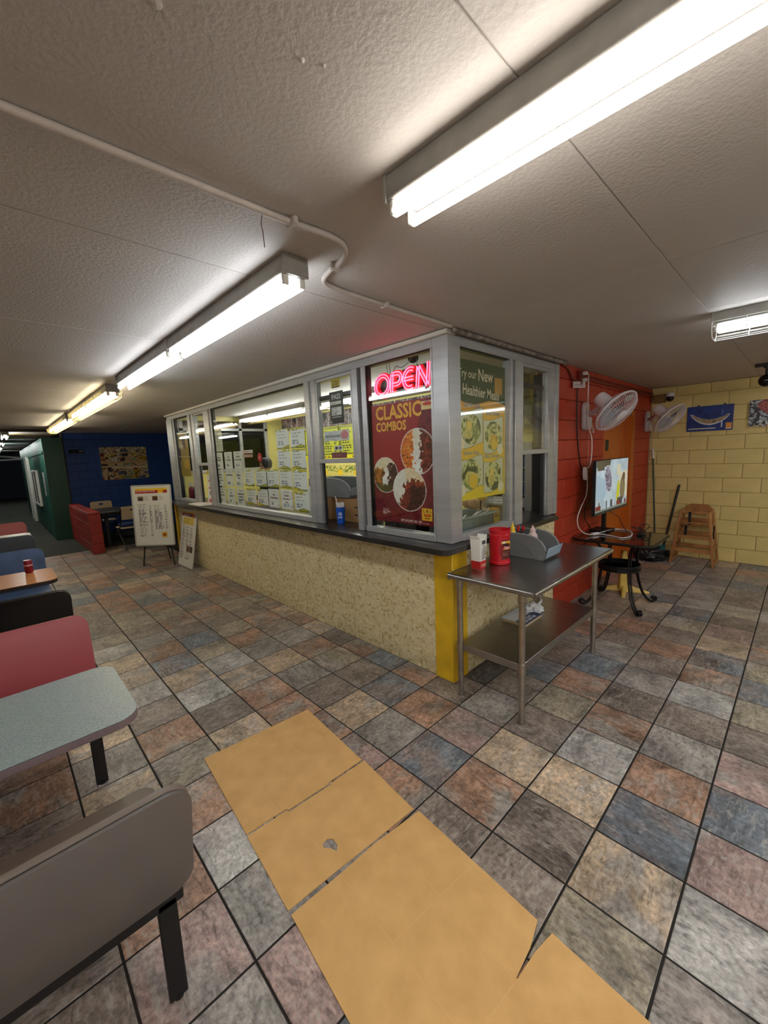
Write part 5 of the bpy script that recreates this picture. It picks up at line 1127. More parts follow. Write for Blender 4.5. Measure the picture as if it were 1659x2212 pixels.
# ---- television on its stand
tv = thing('television', (3.52, 0.68, TZ), 'flat screen television playing a food advert on the patio table', 'television')
VX0, VX1, VY0, VY1, VZ0, VZ1 = 3.02, 4.02, 0.615, 0.600, 1.005, 1.570
ax = Vector((VX1-VX0, VY1-VY0, 0)).normalized(); ay = Vector((-ax.y, ax.x, 0)); ctrv = Vector(((VX0+VX1)/2, (VY0+VY1)/2, (VZ0+VZ1)/2))
MB().obox(ctrv+ay*0.02, ax, ay, (0,0,1), 0.505, 0.018, 0.29).build('cabinet', BLACK, tv, bevel=0.004); MB().obox(ctrv+ay*0.055-Vector((0,0,0.03)), ax, ay, (0,0,1), 0.30, 0.02, 0.18).build('rear_shell', BLACK_M, tv, bevel=0.01)
def tv_fn(u, v):
    img = blank(u, (176,196,206)); n = nz(u*1.6, v, 7, 3); img += (n[...,None]-0.5)*34
    fill(img, (u < 0.42-0.1*(1-v)*2) & (v > 0.88-0.0*u), (74,72,60)); fill(img, (u+0.3*v > 0.28) & (u+0.25*v < 0.44) & (v > 0.80), (82,80,66))
    e = ((u-0.36-0.12*(0.6-v))/0.10)**2+((v-0.62)/0.26)**2; fill(img, e < 1, (150,152,170)); fill(img, (e < 1) & (nz(u*2,v*2,18,5) > 0.55), (98,90,112)); fill(img, (e < 1.12) & (e > 1), (226,230,232))
    fill(img, (u < 0.28) & (v < 0.75-0.5*u) & (v > 0.25), (158,184,200)); fill(img, (u > 0.62) & (u < 0.99) & (v > 0.1) & (v < 0.9) & (nz(u,v,5,9) > 0.42), (206,206,182))
    fill(img, ((u-0.68-0.06*(v-0.3))/0.05)**2+((v-0.30)/0.26)**2 < 1, (196,196,40)); fill(img, ((u-0.83)/0.09)**2+((v-0.38)/0.26)**2 < 1, (126,114,84)); fill(img, ((u-0.86)/0.05)**2+((v-0.62)/0.09)**2 < 1, (98,80,60))
    fill(img, (v < 0.20) & (nz(u*2,0*v,11,2) > 0.5), (66,70,76)); fill(img, (v < 0.13) & (nz(u*2,0*v,9,8) > 0.62), (120,44,44)); fill(img, (v < 0.035), (120,130,120)); return np.clip(img, 0, 255)
s0 = ctrv-ax*0.497-Vector((0,0,0.262))-ay*0.0005
panel('screen', tv_fn, s0, ax*0.994, (0,0,0.545), 90, 60, tv, SCREEN, 0.002)
MB().obox(ctrv-ay*0.002-Vector((0,0,0.277)), ax, ay, (0,0,1), 0.503, 0.006, 0.012).build('lower_bezel', mat('tv_bezel', (70,84,80), 0.3, 0.5), tv, bevel=0.003)
MB().box(3.60,3.66,0.70,0.74,TZ+.012,1.42).build('stand_pole', BLACK, tv, bevel=0.004); MB().box(3.44,3.69,0.60,0.82,TZ,TZ+0.012).build('stand_foot', BLACK, tv, bevel=0.004)
MB().bar((3.63,0.72,1.25),(3.53,0.665,1.25),0.05,0.04).build('mount_arm', BLACK, tv, bevel=0.004); MB().box(3.30,3.72,0.672,0.684,1.18,1.34).build('mount_plate', BLACK, tv, bevel=0.002)
t = thing('power_adapter', (3.50, 0.30, TZ), 'black power adapter and coiled leads on the patio table', 'power adapter'); MB().box(3.44,3.56,0.27,0.33,TZ-.001,TZ+0.03).build('brick', BLACK, t, bevel=0.004)
MB().tube(bez([(3.56,0.30,TZ+.012),(3.62,0.34,TZ+.03),(3.60,0.42,TZ+.05),(3.54,0.38,TZ+.07),(3.58,0.30,TZ+.04),(3.64,0.36,TZ+.06),(3.67,0.30,TZ+.09),(3.63,0.26,TZ+.07),(3.60,0.32,TZ+.006)],7),0.0045,6).build('lead', BLACK, t, smooth=60)
MB().tube(bez([(3.42,0.62,1.02),(3.46,0.55,0.96),(3.50,0.52,0.93),(3.46,0.50,0.90),(3.40,0.45,0.85),(3.42,0.40,TZ+.006)],7),0.004,6).build('screen_lead', BLACK, t, smooth=60)
# ---- yellow pedestal behind the table
yp = thing('pedestal_base', (3.80, 0.53, 0), 'yellow painted cast table pedestal standing without a top', 'table base'); YI = mat('yellow_iron', (224,190,96), 0.5, 0, 0.15, 8)
MB().prism([(-0.045,0.03),(0.045,0.03),(0.042,0.30),(0.05,0.34),(0.02,0.50),(-0.02,0.50),(-0.05,0.34),(-0.042,0.30)], 0.05, (3.80-0.02,0.53+0.02,0), (0.72,-0.69,0),(0,0,1),(-0.69,-0.72,0)).build('column', YI, yp, bevel=0.006)
for a in (0.3, 1.9, 3.4, 5.0):
    d = Vector((math.cos(a), math.sin(a), 0)); b = Vector((3.80,0.53,0)); s = Vector((-d.y, d.x, 0))
    vs = []
    for k, (L_, hgt, wd) in enumerate(((0.02,0.10,0.035),(0.12,0.055,0.028),(0.26,0.02,0.02))): vs += [b+d*L_-s*wd, b+d*L_+s*wd, b+d*L_+s*wd*0.6+Vector((0,0,hgt)), b+d*L_-s*wd*0.6+Vector((0,0,hgt))]
    fs = [(3,2,1,0),(8,9,10,11)]+[(4*k+i, 4*k+(i+1)%4, 4*k+4+(i+1)%4, 4*k+4+i) for k in range(2) for i in range(4)]
    MB().add(vs, fs).build('foot', YI, yp, bevel=0.004)
# ---- wall fans
FANW = mat('fan_white', (216,206,208), 0.42); BLADE = mat('fan_blade', (150,150,156), 0.3)
def wall_fan(px, hub, nrm, label, loop=True):
    t = thing('wall_fan', (px, RY, 2.0), label, 'fan', 'white wall fans'); n = Vector(nrm).normalized(); H = Vector(hub); R0 = 0.225
    MB().prism([(a-0.06, b) for a, b in rrect(0.12,0.30,0.05,6)], 0.045, (px,RY-0.0005,1.90), (1,0,0),(0,0,1),(0,-1,0)).build('wall_plate', FANW, t, bevel=0.01, seg=2)
    MB().prism([(a-0.045, b) for a, b in rrect(0.09,0.13,0.035,5)], 0.035, (px,RY-0.045,1.91), (1,0,0),(0,0,1),(0,-1,0)).build('control_box', FANW, t, bevel=0.008, seg=2)
    el_ = H-n*0.20+Vector((0,0,-0.05))
    MB().bar((px,RY-0.03,2.08),(el_.x*0.4+px*0.6,RY-0.15,2.07),0.05,0.045).bar((el_.x*0.4+px*0.6,RY-0.13,2.07),el_,0.05,0.04).build('arm', FANW, t, bevel=0.008)
    MB().lathe(H-n*0.245, [(0.05,0),(0.066,0.012),(0.072,0.04),(0.074,0.14),(0.05,0.155)], 22, axis=n).build('motor_housing', FANW, t, smooth=40)
    a = Vector((0,0,1)); ux = n.cross(a).normalized(); uy = n.cross(ux)
    def guard(name, prof, wires, rings):
        m = MB()
        for k in range(wires):
            ca, sa = math.cos(2*math.pi*k/wires), math.sin(2*math.pi*k/wires); d = ux*ca+uy*sa
            m.tube([H+d*r_+n*z for r_, z in prof], 0.0014, 4)
        for r_, z, th in rings: m.tube([H+(ux*math.cos(2*math.pi*k/36)+uy*math.sin(2*math.pi*k/36))*r_+n*z for k in range(36)], th, 6, True)
        m.build(name, FANW, t, smooth=60)
    guard('front_guard', [(0.055,0.075),(0.12,0.068),(0.19,0.045),(R0,0.0)], 54, ((R0,0.0,0.006),(0.20,0.038,0.002),(0.13,0.066,0.002),(0.06,0.075,0.003)))
    guard('rear_guard', [(0.06,-0.085),(0.15,-0.07),(0.205,-0.035),(R0,-0.006)], 54, ((R0,-0.008,0.006),(0.16,-0.066,0.002),(0.065,-0.085,0.003)))
    MB().lathe(H+n*0.07, [(0.062,0),(0.062,0.008),(0.05,0.014),(1e-6,0.016)], 24, axis=n).build('badge', FANW, t, smooth=40)
    for b in range(3):
        m = MB(); vs = []; a0 = 2*math.pi*b/3+0.3; na, nr = 5, 5
        for i in range(nr):
            r_ = 0.035+0.165*i/(nr-1); sp = 0.35+0.65*math.sin(math.pi*min(1, (i+0.8)/nr*0.62))
            for j in range(na):
                f = j/(na-1)-0.5; an = a0+f*1.5*sp*(0.6+0.4*i/(nr-1)); vs.append(H+(ux*math.cos(an)+uy*math.sin(an))*r_+n*(f*0.06))
        fs = [(i*na+j, i*na+j+1, (i+1)*na+j+1, (i+1)*na+j) for i in range(nr-1) for j in range(na-1)]
        k = len(vs); vs2 = vs+[v-n*0.003 for v in vs]; m.add(vs2, fs+[(c+k, b_+k, a_+k, d_+k) if False else tuple(q+k for q in f_[::-1]) for f_ in fs for (a_, b_, c_, d_) in (f_,)])
        m.build('blade', BLADE, t, smooth=60)
    MB().cyl(H-n*0.02, H+n*0.03, 0.036, 0.03, 16).build('hub', BLADE, t, smooth=40)
    m = MB().tube([(px-0.015,RY-0.07,1.92),(px-0.015,RY-0.068,1.46)],0.0012,5).sphere((px-0.015,RY-0.068,1.455),0.007,8,6); m.build('pull_cord', FANW, t, smooth=60)
    if loop: MB().tube(bez([(px+0.05,RY-0.06,2.0),(px+0.09,RY-0.07,1.93),(px+0.13,RY-0.07,1.90),(px+0.12,RY-0.07,1.87),(px+0.07,RY-0.065,1.92)],6),0.004,6).build('power_lead', FANW, t, smooth=60)
    return t
wall_fan(3.27, (3.03,0.455,2.055), (-0.157,-0.73,-0.657), 'white wall fan above the television, the first from the counter')
wall_fan(5.72, (5.19,0.44,2.045), (-0.157,-0.73,-0.657), 'white wall fan by the yellow wall corner', False)
# ---- outlet, cords and tag
t = thing('outlet_box', (3.11, RY, 2.44), 'outlet box with two white plugs at the top of the red wall', 'electrical outlet')
box('outlet_body', PIPE_R, t, 3.06, 3.16, RY-0.045, RY-0.0005, 2.37, 2.51, 0.004)
for z in (2.41, 2.475): MB().box(3.085,3.12,RY-0.09,RY-0.045,z-0.016,z+0.016).build('plug', WHITE_P, t, bevel=0.006)
ec = thing('extension_cord', (3.15, RY, 1.5), 'white extension cord with a bundled loop hanging down to the patio table', 'cord'); yy = RY-0.075
MB().tube(bez([(3.10,yy,2.475),(3.17,yy,2.47),(3.185,yy,2.40),(3.19,yy,2.0),(3.185,RY-0.125,1.8),(3.19,RY-0.12,1.56),(3.19,yy,1.47)],10)+bez([(3.19,yy,1.46),(3.235,yy,1.36),(3.22,yy,1.20),(3.08,yy,1.08),(2.985,yy,0.97),(3.0,yy-0.01,0.87),(3.08,0.74,0.80),(3.16,0.70,TZ+.012),(3.19,0.69,TZ+.012)],10)[1:],0.0052,8).build('cord', WHITE_P, ec, smooth=60)
m = MB()
for k in range(5):
    a = 0.008*k-0.016; m.tube([(3.165+0.022*math.cos(q)-0.028*math.sin(q)*0.4+a*0.4, yy+a, 1.435+0.068*math.sin(q)) for q in [2*math.pi*i/18 for i in range(18)]], 0.0048, 6, True)
m.build('bundle', WHITE_P, ec, smooth=60)
pa = thing('power_strip_lead', (3.3, 0.6, TZ), 'white cord with a connector looping over the dark glass table top', 'cord')
MB().obox((3.225,0.675,TZ+.016),(0.93,-0.36,0),(0.36,0.93,0),(0,0,1),0.045,0.018,0.013).build('connector', WHITE_P, pa, bevel=0.005)
MB().tube(bez([(3.265,0.655,TZ+.01),(3.24,0.50,TZ+.006),(3.20,0.40,TZ+.006),(3.36,0.36,TZ+.006),(3.62,0.44,TZ+.006),(3.665,0.55,TZ+.006),(3.64,0.60,TZ+.006),(3.46,0.64,TZ+.010),(3.33,0.67,TZ+.006)],8),0.0055,8).build('cord', WHITE_P, pa, smooth=60)
bk = thing('black_cord', (3.06, RY, 2.0), 'black cable running down the red wall behind the television', 'cord')
MB().tube(bez([(3.07,RY-0.012,2.38),(3.06,RY-0.012,2.1),(3.10,RY-0.012,1.8),(3.18,RY-0.015,1.55),(3.28,RY-0.018,1.42),(3.42,RY-0.018,1.30)],8),0.006,7).build('cable', BLACK, bk, smooth=60)
MB().tube(bez([(3.30,0.66,1.25),(3.20,0.76,1.10),(3.22,0.79,0.95),(3.33,0.78,0.84),(3.42,0.76,TZ+.008)],8),0.005,7).build('rear_lead', BLACK, tv, smooth=60)
t = thing('wall_tag', (3.02, RY, 2.33), 'small white label tag hanging by the outlet cords', 'tag'); panel('tag_face', lambda u, v: dashes(blank(u, (206,190,186)), u, v, 0.1, 0.95, 0.25, 0.75, 1, (150,130,130), 3, 1, 0.7, 0.12), (2.90,RY-0.03,2.318), (0.27,-0.02,0.02), (0,0,0.062), 20, 5, t, PRINT, 0.003)
# ---- yellow wall: dome camera and pictures
dc2 = thing('dome_camera', (6.0, 0.61, 2.38), 'white and black dome security camera on the yellow wall corner', 'security camera')
box('bracket', mat('brown_bracket', (130,96,50), 0.6), dc2, 5.90, 5.986, 0.66, 0.80, 2.32, 2.44, 0.004); MB().lathe((5.92,0.60,2.40),[(0.05,0.05),(0.056,0.03),(0.056,-0.005)],20).build('dome_housing', WHITE_P, dc2, smooth=40); MB().sphere((5.92,0.60,2.375),0.05,18,12).build('dome_eye', mat('black_gloss',(12,12,13),0.2), dc2, smooth=60); MB().box(5.93,5.986,0.58,0.70,2.37,2.42).build('mount', WHITE_P, dc2, bevel=0.004)
def isl_fn(u, v):
    img = blank(u, (20,48,118)); img += (nz(u*1.5,v,5,3)[...,None]-0.5)*np.array((10,24,44))
    c = 0.36+1.7*(u-0.52)**2; w_ = 0.085*np.clip(1-((u-0.5)/0.41)**2, 0, 1)**0.4; k = (abs(v-c) < w_) & (u > 0.08) & (u < 0.92); fill(img, (abs(v-c+0.015) < w_+0.022) & (u > 0.07) & (u < 0.93), (226,230,236))
    q = nz(u*3,v*2,16,7); fill(img, k, (168,146,110)); fill(img, k & (q > 0.55), (120,104,70)); fill(img, k & (q > 0.75), (110,60,56)); fill(img, (abs(v-0.1) < 0.014) & (u > 0.03) & (u < 0.65), (210,206,186)); fill(img, (abs(u-0.77) < 0.008) & (v > 0.12) & (v < 0.4), (214,214,220)); fill(img, (abs(u-0.76) < 0.006) & (v > 0.6) & (v < 0.82), (120,140,180)); fill(img, (u > 0.86) & (u < 0.98) & (v > 0.09) & (v < 0.28), (226,150,50)); fill(img, (u > 0.86) & (u < 0.98) & (v > 0.045) & (v < 0.085), (220,220,216)); return np.clip(img,0,255)
pc = thing('framed_picture', (5.97, 0.12, 1.86), 'blue picture of a curved island on the yellow wall', 'picture'); panel('print', isl_fn, (5.965,0.384,1.868),(0,-0.515,0),(0,0,0.350),80,54,pc,PRINT,0.02)
for y in (0.26, -0.03): box('hanger', BLACK, pc, 5.966, 5.984, y-0.012, y+0.012, 2.215, 2.235, 0.002)
def meat_fn(u, v):
    img = blank(u, (50,46,46)); n = nz(u*1.4,v*1.4,12,5); n2 = nz(u,v,26,6); k = (u > 0.30+0.15*np.sin(v*6)); c = np.where((n2 > 0.5)[...,None], np.array((176,92,80)), np.array((120,50,44))); img[k] = c[k]; k2 = ~k & (n > 0.6); fill(img, k2, (150,160,166)); fill(img, ~k & (n2 > 0.74), (206,210,206)); fill(img, (v < 0.1) & (n2 > 0.45), (206,190,150)); return img
pc = thing('framed_picture', (5.97, -0.55, 1.87), 'dark picture of red grilled food at the frame edge on the yellow wall', 'picture'); panel('print', meat_fn, (5.965,-0.290,1.885),(0,-0.52,0),(0,0,0.352),60,44,pc,PRINT,0.02)
# ---- brooms and bag
bm1 = thing('broom', (5.82, 0.70, 0), 'green handled broom leaning in the red and yellow wall corner', 'broom'); GRN = mat('broom_green', (22,48,36), 0.4)
MB().cyl((5.80,0.66,0.12),(5.955,0.79,1.62),0.012,n=10).build('handle', GRN, bm1, smooth=40); MB().cyl((5.938,0.774,1.49),(5.957,0.792,1.64),0.0145,n=10).build('grip', WHITE_P, bm1, smooth=40); MB().prism([(-0.09,0),(0.09,0),(0.05,0.13),(-0.05,0.13)],0.05,(5.80,0.685,0.002),(1,0,0),(0,0,1),(0,-1,0)).build('bristles', mat('bristle_teal',(26,84,74),0.8), bm1, bevel=0.006)
MB().tube([(5.957,0.792,1.64),(5.975,0.80,2.0),(5.98,0.805,2.3)],0.002,5).build('hang_string', WHITE_P, bm1)
ms = thing('mop_handle', (5.80, 0.50, 0), 'short black pole leaning against the yellow wall beside the broom', 'pole'); MB().cyl((5.80,0.56,0.10),(5.968,0.43,1.08),0.016,n=10).sphere((5.968,0.43,1.08),0.016,10,6).build('pole', BLACK, ms, smooth=40); MB().box(5.74,5.86,0.47,0.58,0.0005,0.10).build('pan', BLACK, ms, bevel=0.01)
gb = thing('garbage_bag', (5.49, 0.62, 0), 'slumped black garbage bag on the floor by the broom', 'garbage bag')
def blob(name, m, p, c, sx, sy, sz, seed, amp=0.35, sub=4):
    bm = bmesh.new(); bmesh.ops.create_icosphere(bm, subdivisions=sub, radius=1)
    for v in bm.verts:
        f = 1+amp*mn.noise(v.co*1.8+Vector((seed,0,0)))+amp*0.5*mn.noise(v.co*5+Vector((0,seed,0))); z = v.co.z*f*sz
        v.co = Vector((v.co.x*f*sx, v.co.y*f*sy, max(z, -sz*0.72)+sz*0.72))
    me = bpy.data.meshes.new(name); bm.to_mesh(me); bm.free(); me.materials.append(m); me.polygons.foreach_set('use_smooth',[True]*len(me.polygons)); o = bpy.data.objects.new(name, me); C.objects.link(o); o.parent = p; o.location = Vector(c)-p.location; return o
blob('bag_body', mat('bag_black',(20,20,22),0.35), gb, (5.49,0.67,0.0005), 0.19, 0.19, 0.13, 3)
cl = thing('cleaning_cloth', (5.73, 0.50, 0.16), 'teal cloth with a white edge lying over the black bag', 'cloth'); blob('cloth', mat('teal_cloth',(20,84,76),0.8), cl, (5.57,0.58,0.15), 0.12,0.10,0.05, 6); blob('white_edge', mat('white_cloth',(206,206,206),0.8), cl, (5.60,0.60,0.20), 0.09,0.06,0.03, 9)
# ---- wooden high chair
hc = thing('high_chair', (5.70, 0.14, 0), 'wooden restaurant high chair with black straps by the yellow wall', 'high chair'); WD = mat('oak', (176,122,66), 0.45, 0, 0.22, 9, 0.05, 40, (1,1,0.15), alt=(140,90,44))
XF, XR = 5.50, 5.90; Yc = 0.155
def lpt(front, s, z):                                  # the splayed side frames
    f = z/0.76; yv = Yc+s*(0.245-0.085*f); xv = (XF+0.045*f) if front else (XR-0.055*f); return (xv, yv, z)
for s in (-1, 1):
    MB().bar(lpt(1,s,0.0),lpt(1,s,0.76),0.035,0.030,(0,1,0)).build('leg', WD, hc, bevel=0.004); MB().bar(lpt(0,s,0.0),lpt(0,s,0.72),0.035,0.030,(0,1,0)).build('leg', WD, hc, bevel=0.004)
    MB().bar(lpt(1,s,0.035),lpt(0,s,0.035),0.03,0.045).build('runner', WD, hc, bevel=0.004); MB().bar(lpt(1,s,0.735),lpt(0,s,0.735),0.03,0.035).build('arm_rail', WD, hc, bevel=0.004)
    MB().bar(lpt(1,s,0.235),lpt(0,s,0.235),0.025,0.05).build('side_rail', WD, hc, bevel=0.003); MB().bar(lpt(1,s,0.56),lpt(0,s,0.56),0.025,0.04).build('side_rail', WD, hc, bevel=0.003)
for z, hgt in ((0.205,0.055),(0.395,0.045),(0.745,0.025)): MB().bar(lpt(1,-1,z),lpt(1,1,z),hgt,0.022,(1,0,0)).build('front_rail', WD, hc, bevel=0.003)
for z in (0.205,0.395,0.60): MB().bar(lpt(0,-1,z),lpt(0,1,z),0.05,0.022,(1,0,0)).build('back_rail', WD, hc, bevel=0.003)
MB().box(XF+0.03,XR-0.05,Yc-0.175,Yc+0.175,0.565,0.590).build('seat', WD, hc, bevel=0.004)
MB().prism([(Yc-0.175,0.70),(Yc+0.175,0.70),(Yc+0.17,0.76),(Yc+0.10,0.83),(Yc-0.10,0.83),(Yc-0.17,0.76)],0.018,(XR-0.065,0,0),(0,1,0),(0,0,1),(1,0,0)).build('backrest', WD, hc, bevel=0.004)
MB().box(XF-0.0,XF+0.03,Yc-0.16,Yc+0.16,0.586,0.606).build('tray_rail', WD, hc, bevel=0.004)
for (y, z0, z1, x) in ((Yc+0.05,0.57,0.755,XF+0.02),(Yc+0.09,0.41,0.56,XF+0.04)): MB().box(x-0.014,x-0.010,y-0.016,y+0.016,z0,z1).build('strap', BLACK_M, hc)
MB().tube(bez([(5.72,Yc-0.182,0.585),(5.72,Yc-0.20,0.52),(5.715,Yc-0.20,0.44),(5.72,Yc-0.205,0.36)],5),[0.008]*16,6).build('strap', BLACK_M, hc)

# ================================================================== FLOOR CARDBOARD
def sheet(name, pts, label, hole=None, z=0.0006, creases=(), th=0.004):
    t = thing(name, (sum(p[0] for p in pts)/len(pts), sum(p[1] for p in pts)/len(pts), 0), label, 'cardboard', 'flattened cardboard on the floor')
    bm = bmesh.new(); loops = [pts]+([hole] if hole else []); es = []
    for lp in loops:
        vv = [bm.verts.new((p[0]-t.location.x, p[1]-t.location.y, z)) for p in lp]; es += [bm.edges.new((vv[k], vv[(k+1) % len(vv)])) for k in range(len(vv))]
    bmesh.ops.triangle_fill(bm, use_beauty=True, edges=es)
    ex = bmesh.ops.extrude_face_region(bm, geom=bm.faces[:]); bmesh.ops.translate(bm, verts=[v for v in ex['geom'] if isinstance(v, bmesh.types.BMVert)], vec=(0,0,th)); bmesh.ops.recalc_face_normals(bm, faces=bm.faces)
    me = bpy.data.meshes.new('sheet'); bm.to_mesh(me); bm.free(); me.materials.append(CARD); o = bpy.data.objects.new('sheet', me); C.objects.link(o); o.parent = t
    cm = mat('cardboard_crease', (222,180,118), 0.85)
    for a, b in creases:
        MB().bar((a[0],a[1],z+th+0.0004),(b[0],b[1],z+th+0.0004),0.0045,0.0012).build('crease', cm, t, bevel=0.0004)
    return t
sheet('cardboard_sheet', [(-0.760,1.462),(-0.078,1.400),(-0.127,0.772),(-0.36,0.778),(-0.36,0.770),(-0.60,0.786),(-0.602,0.800),(-0.806,0.812)], 'flattened cardboard sheet nearest the counter, farthest of the run', creases=(((-0.335,1.42),(-0.365,0.782)),((-0.62,1.44),(-0.64,0.81))))
sheet('cardboard_sheet', [(-0.808,0.800),(-0.606,0.790),(-0.600,0.774),(-0.358,0.758),(-0.352,0.766),(-0.121,0.757),(-0.165,0.340),(-0.42,0.356),(-0.60,0.372),(-0.838,0.388)], 'middle cardboard sheet with the torn hand hole', hole=[(-0.585,0.515),(-0.555,0.520),(-0.535,0.500),(-0.540,0.462),(-0.560,0.440),(-0.570,0.470),(-0.590,0.495)], creases=(((-0.598,0.77),(-0.615,0.38)),))
sheet('cardboard_sheet', [(-0.837,0.366),(-0.605,0.352),(-0.42,0.346),(-0.155,0.312),(-0.202,-0.312),(-0.300,-0.332),(-0.411,-0.338),(-0.411,-0.342),(-0.300,-0.350),(-0.205,-0.368),(-0.24,-0.86),(-0.93,-0.80)], 'large cardboard sheet nearest the camera with a torn notch', creases=(((-0.615,0.34),(-0.66,-0.60)),((-0.36,0.32),(-0.42,-0.33)),((-0.43,-0.34),(-0.90,-0.30)),((-0.62,0.02),(-0.21,-0.02))))

# ================================================================== BOOTHS
BX_R, BX_L = -1.137, -2.45
def bench(yb, f, c_front, c_back, label, top=0.80, leg_y=None, rim=None):
    """booth bench: leaning rounded back, seat and flat black legs; f = +1 faces away from the viewer"""
    t = thing('booth_bench', (-1.8, yb, 0), label, 'bench', None); ln = 0.10; H_ = math.hypot(top-0.38, ln)
    W_ = BX_R-BX_L; V_ = Vector((0, -f*ln, top-0.38)).normalized(); N_ = Vector((1,0,0)).cross(V_)   # front normal points to -y
    out = [(a, b) for a, b in rrect(W_, H_, 0.075, 6)]
    ins = [(0.004+a*(W_-0.008)/W_, 0.004+b*(H_-0.008)/H_) for a, b in out]
    o = Vector((BX_L, yb, 0.38))
    front = f < 0
    MB().prism(out, 0.012, o, (1,0,0), V_, N_).build('back_panel', c_front, t, bevel=0.003, seg=2)
    MB().prism(ins, 0.004, o-N_*0.004, (1,0,0), V_, N_).build('seam', BLACK, t)
    MB().prism(out, 0.024, o-N_*0.028, (1,0,0), V_, N_).build('backrest', c_back, t, bevel=0.007, seg=2)
    seat_c = c_back if f > 0 else c_front
    ys_ = sorted((yb+f*0.035, yb+f*0.46)); MB().prism([(a, b) for a, b in rrect(W_, ys_[1]-ys_[0], 0.06, 5)], 0.03, (BX_L, ys_[0], 0.42)).build('seat', seat_c, t, bevel=0.008, seg=2)
    ly = leg_y if leg_y is not None else yb
    box('frame_rail', BLACK, t, BX_L+0.02, BX_R-0.035, yb-0.012, yb+0.012, 0.345, 0.385, 0.004)
    for x in (BX_R-0.085, BX_L+0.09):
        MB().bar((x, ly, 0.004), (x, ly, 0.42 if leg_y is not None else 0.37), 0.055, 0.024, (0,1,0)).build('leg', BLACK, t, bevel=0.003)
        MB().cyl((x, ly, 0), (x, ly, 0.012), 0.016, n=10).build('foot', BLACK_M, t)
        box('seat_bracket', BLACK, t, x-0.02, x+0.02, min(yb, yb+f*0.40), max(yb, yb+f*0.40), 0.395, 0.42, 0.002)
    if rim: MB().tube([o+V_*(H_+0.001)+Vector((a,0,0))-N_*0.008 for a in (0.08, W_-0.08)], 0.012, 8).build('top_rim', rim, t, smooth=50)
    return t
LAM_G = mat('grey_laminate', (104,98,94), 0.38, 0, 0.08, 5); LAM_GT = mat('grey_shell', (120,108,98), 0.4); SEAT_R = mat('red_shell', (170,78,84), 0.42, 0, 0.06, 2); SEAT_B = mat('blue_shell', (58,84,128), 0.5, 0, 0.25, 6); LAM_SHADED = mat('shaded_laminate', (9,9,10), 0.35); LAM_S = mat('slate_laminate', (70,78,88), 0.45)  # the near-black laminate has shade put into its colour
bench(0.43, 1, LAM_G, LAM_GT, 'grey laminate booth bench back nearest the camera')
bench(2.03, -1, SEAT_R, SEAT_R, 'red booth bench facing the grey speckled table', top=0.85, leg_y=1.70)
bench(2.93, 1, LAM_SHADED, LAM_SHADED, 'booth bench behind the first red bench, its back coloured black for shade', top=0.85)  # near-black colour carries the shade on this bench back
bench(4.90, -1, SEAT_B, SEAT_B, 'mottled blue booth bench facing the table with the can', top=0.86, leg_y=4.55)
bench(6.35, 1, LAM_S, LAM_S, 'slate grey booth bench back behind the blue bench', top=0.86)
bench(8.05, -1, SEAT_R, SEAT_R, 'farthest red booth bench near the dark end of the room', top=0.86, leg_y=7.7)
def speck_mat():
    m, n, l, b = nmat('speckled_laminate'); tc = n.new('ShaderNodeTexCoord'); a = n.new('ShaderNodeTexNoise'); a.inputs['Scale'].default_value = 150; a.inputs['Detail'].default_value = 4; c = n.new('ShaderNodeTexNoise'); c.inputs['Scale'].default_value = 8
    l.new(tc.outputs['Object'], a.inputs['Vector']); l.new(tc.outputs['Object'], c.inputs['Vector']); r = n.new('ShaderNodeValToRGB'); r.color_ramp.elements[0].position = 0.35; r.color_ramp.elements[1].position = 0.7; r.color_ramp.elements[0].color = (*lin((140,158,156)), 1); r.color_ramp.elements[1].color = (*lin((178,190,188)), 1)
    l.new(a.outputs['Fac'], r.inputs[0]); mx = n.new('ShaderNodeMix'); mx.data_type = 'RGBA'; mx.blend_type = 'MULTIPLY'; mx.inputs[0].default_value = 0.15; l.new(r.outputs[0], mx.inputs[6]); l.new(c.outputs['Color'], mx.inputs[7]); l.new(mx.outputs[2], b.inputs['Base Color']); b.inputs['Roughness'].default_value = 0.35; return m
def booth_table(y0, y1, top_m, edge_m, label):
    t = thing('booth_table', (-1.8, (y0+y1)/2, 0), label, 'table'); W_ = BX_R+0.003-BX_L; rr_ = rrect(W_, y1-y0, 0.085, 8)
    MB().prism(rr_, 0.030, (BX_L, y0, 0.716)).build('edge_core', edge_m, t, bevel=0.003)
    MB().prism([(0.002+a*(W_-0.004)/W_, 0.002+b*(y1-y0-0.004)/(y1-y0)) for a, b in rr_], 0.0025, (BX_L, y0, 0.7458)).build('black_line', BLACK, t)  # thin black strip between top and edge
    MB().prism(rr_, 0.0035, (BX_L, y0, 0.748)).build('tabletop', top_m, t, bevel=0.001)
    yc = (y0+y1)/2; MB().box(-2.33, -2.25, yc-0.04, yc+0.04, 0.02, 0.716).build('pedestal', BLACK, t, bevel=0.004); MB().box(-2.42, -2.16, yc-0.25, yc+0.25, 0, 0.025).build('foot', BLACK, t, bevel=0.004)
    MB().box(-2.36, -1.4, yc-0.03, yc+0.03, 0.69, 0.716).build('support_bar', BLACK, t, bevel=0.002)
    return t
booth_table(0.905, 1.49, speck_mat(), mat('mauve_edge', (122,106,108), 0.5), 'grey green speckled booth table top nearest the camera')
booth_table(3.70, 4.30, mat('wood_laminate', (206,140,86), 0.3, 0, 0.12, 4, 0, 60, (1,6,1)), mat('dark_edge', (46,34,30), 0.4), 'wood grain booth table top with a red can on it')
booth_table(6.86, 7.46, mat('cream_laminate', (206,190,170), 0.35), mat('cream_edge', (196,180,160), 0.4), 'cream booth table top beyond the slate grey bench')
cx, cy = -1.305, 4.20
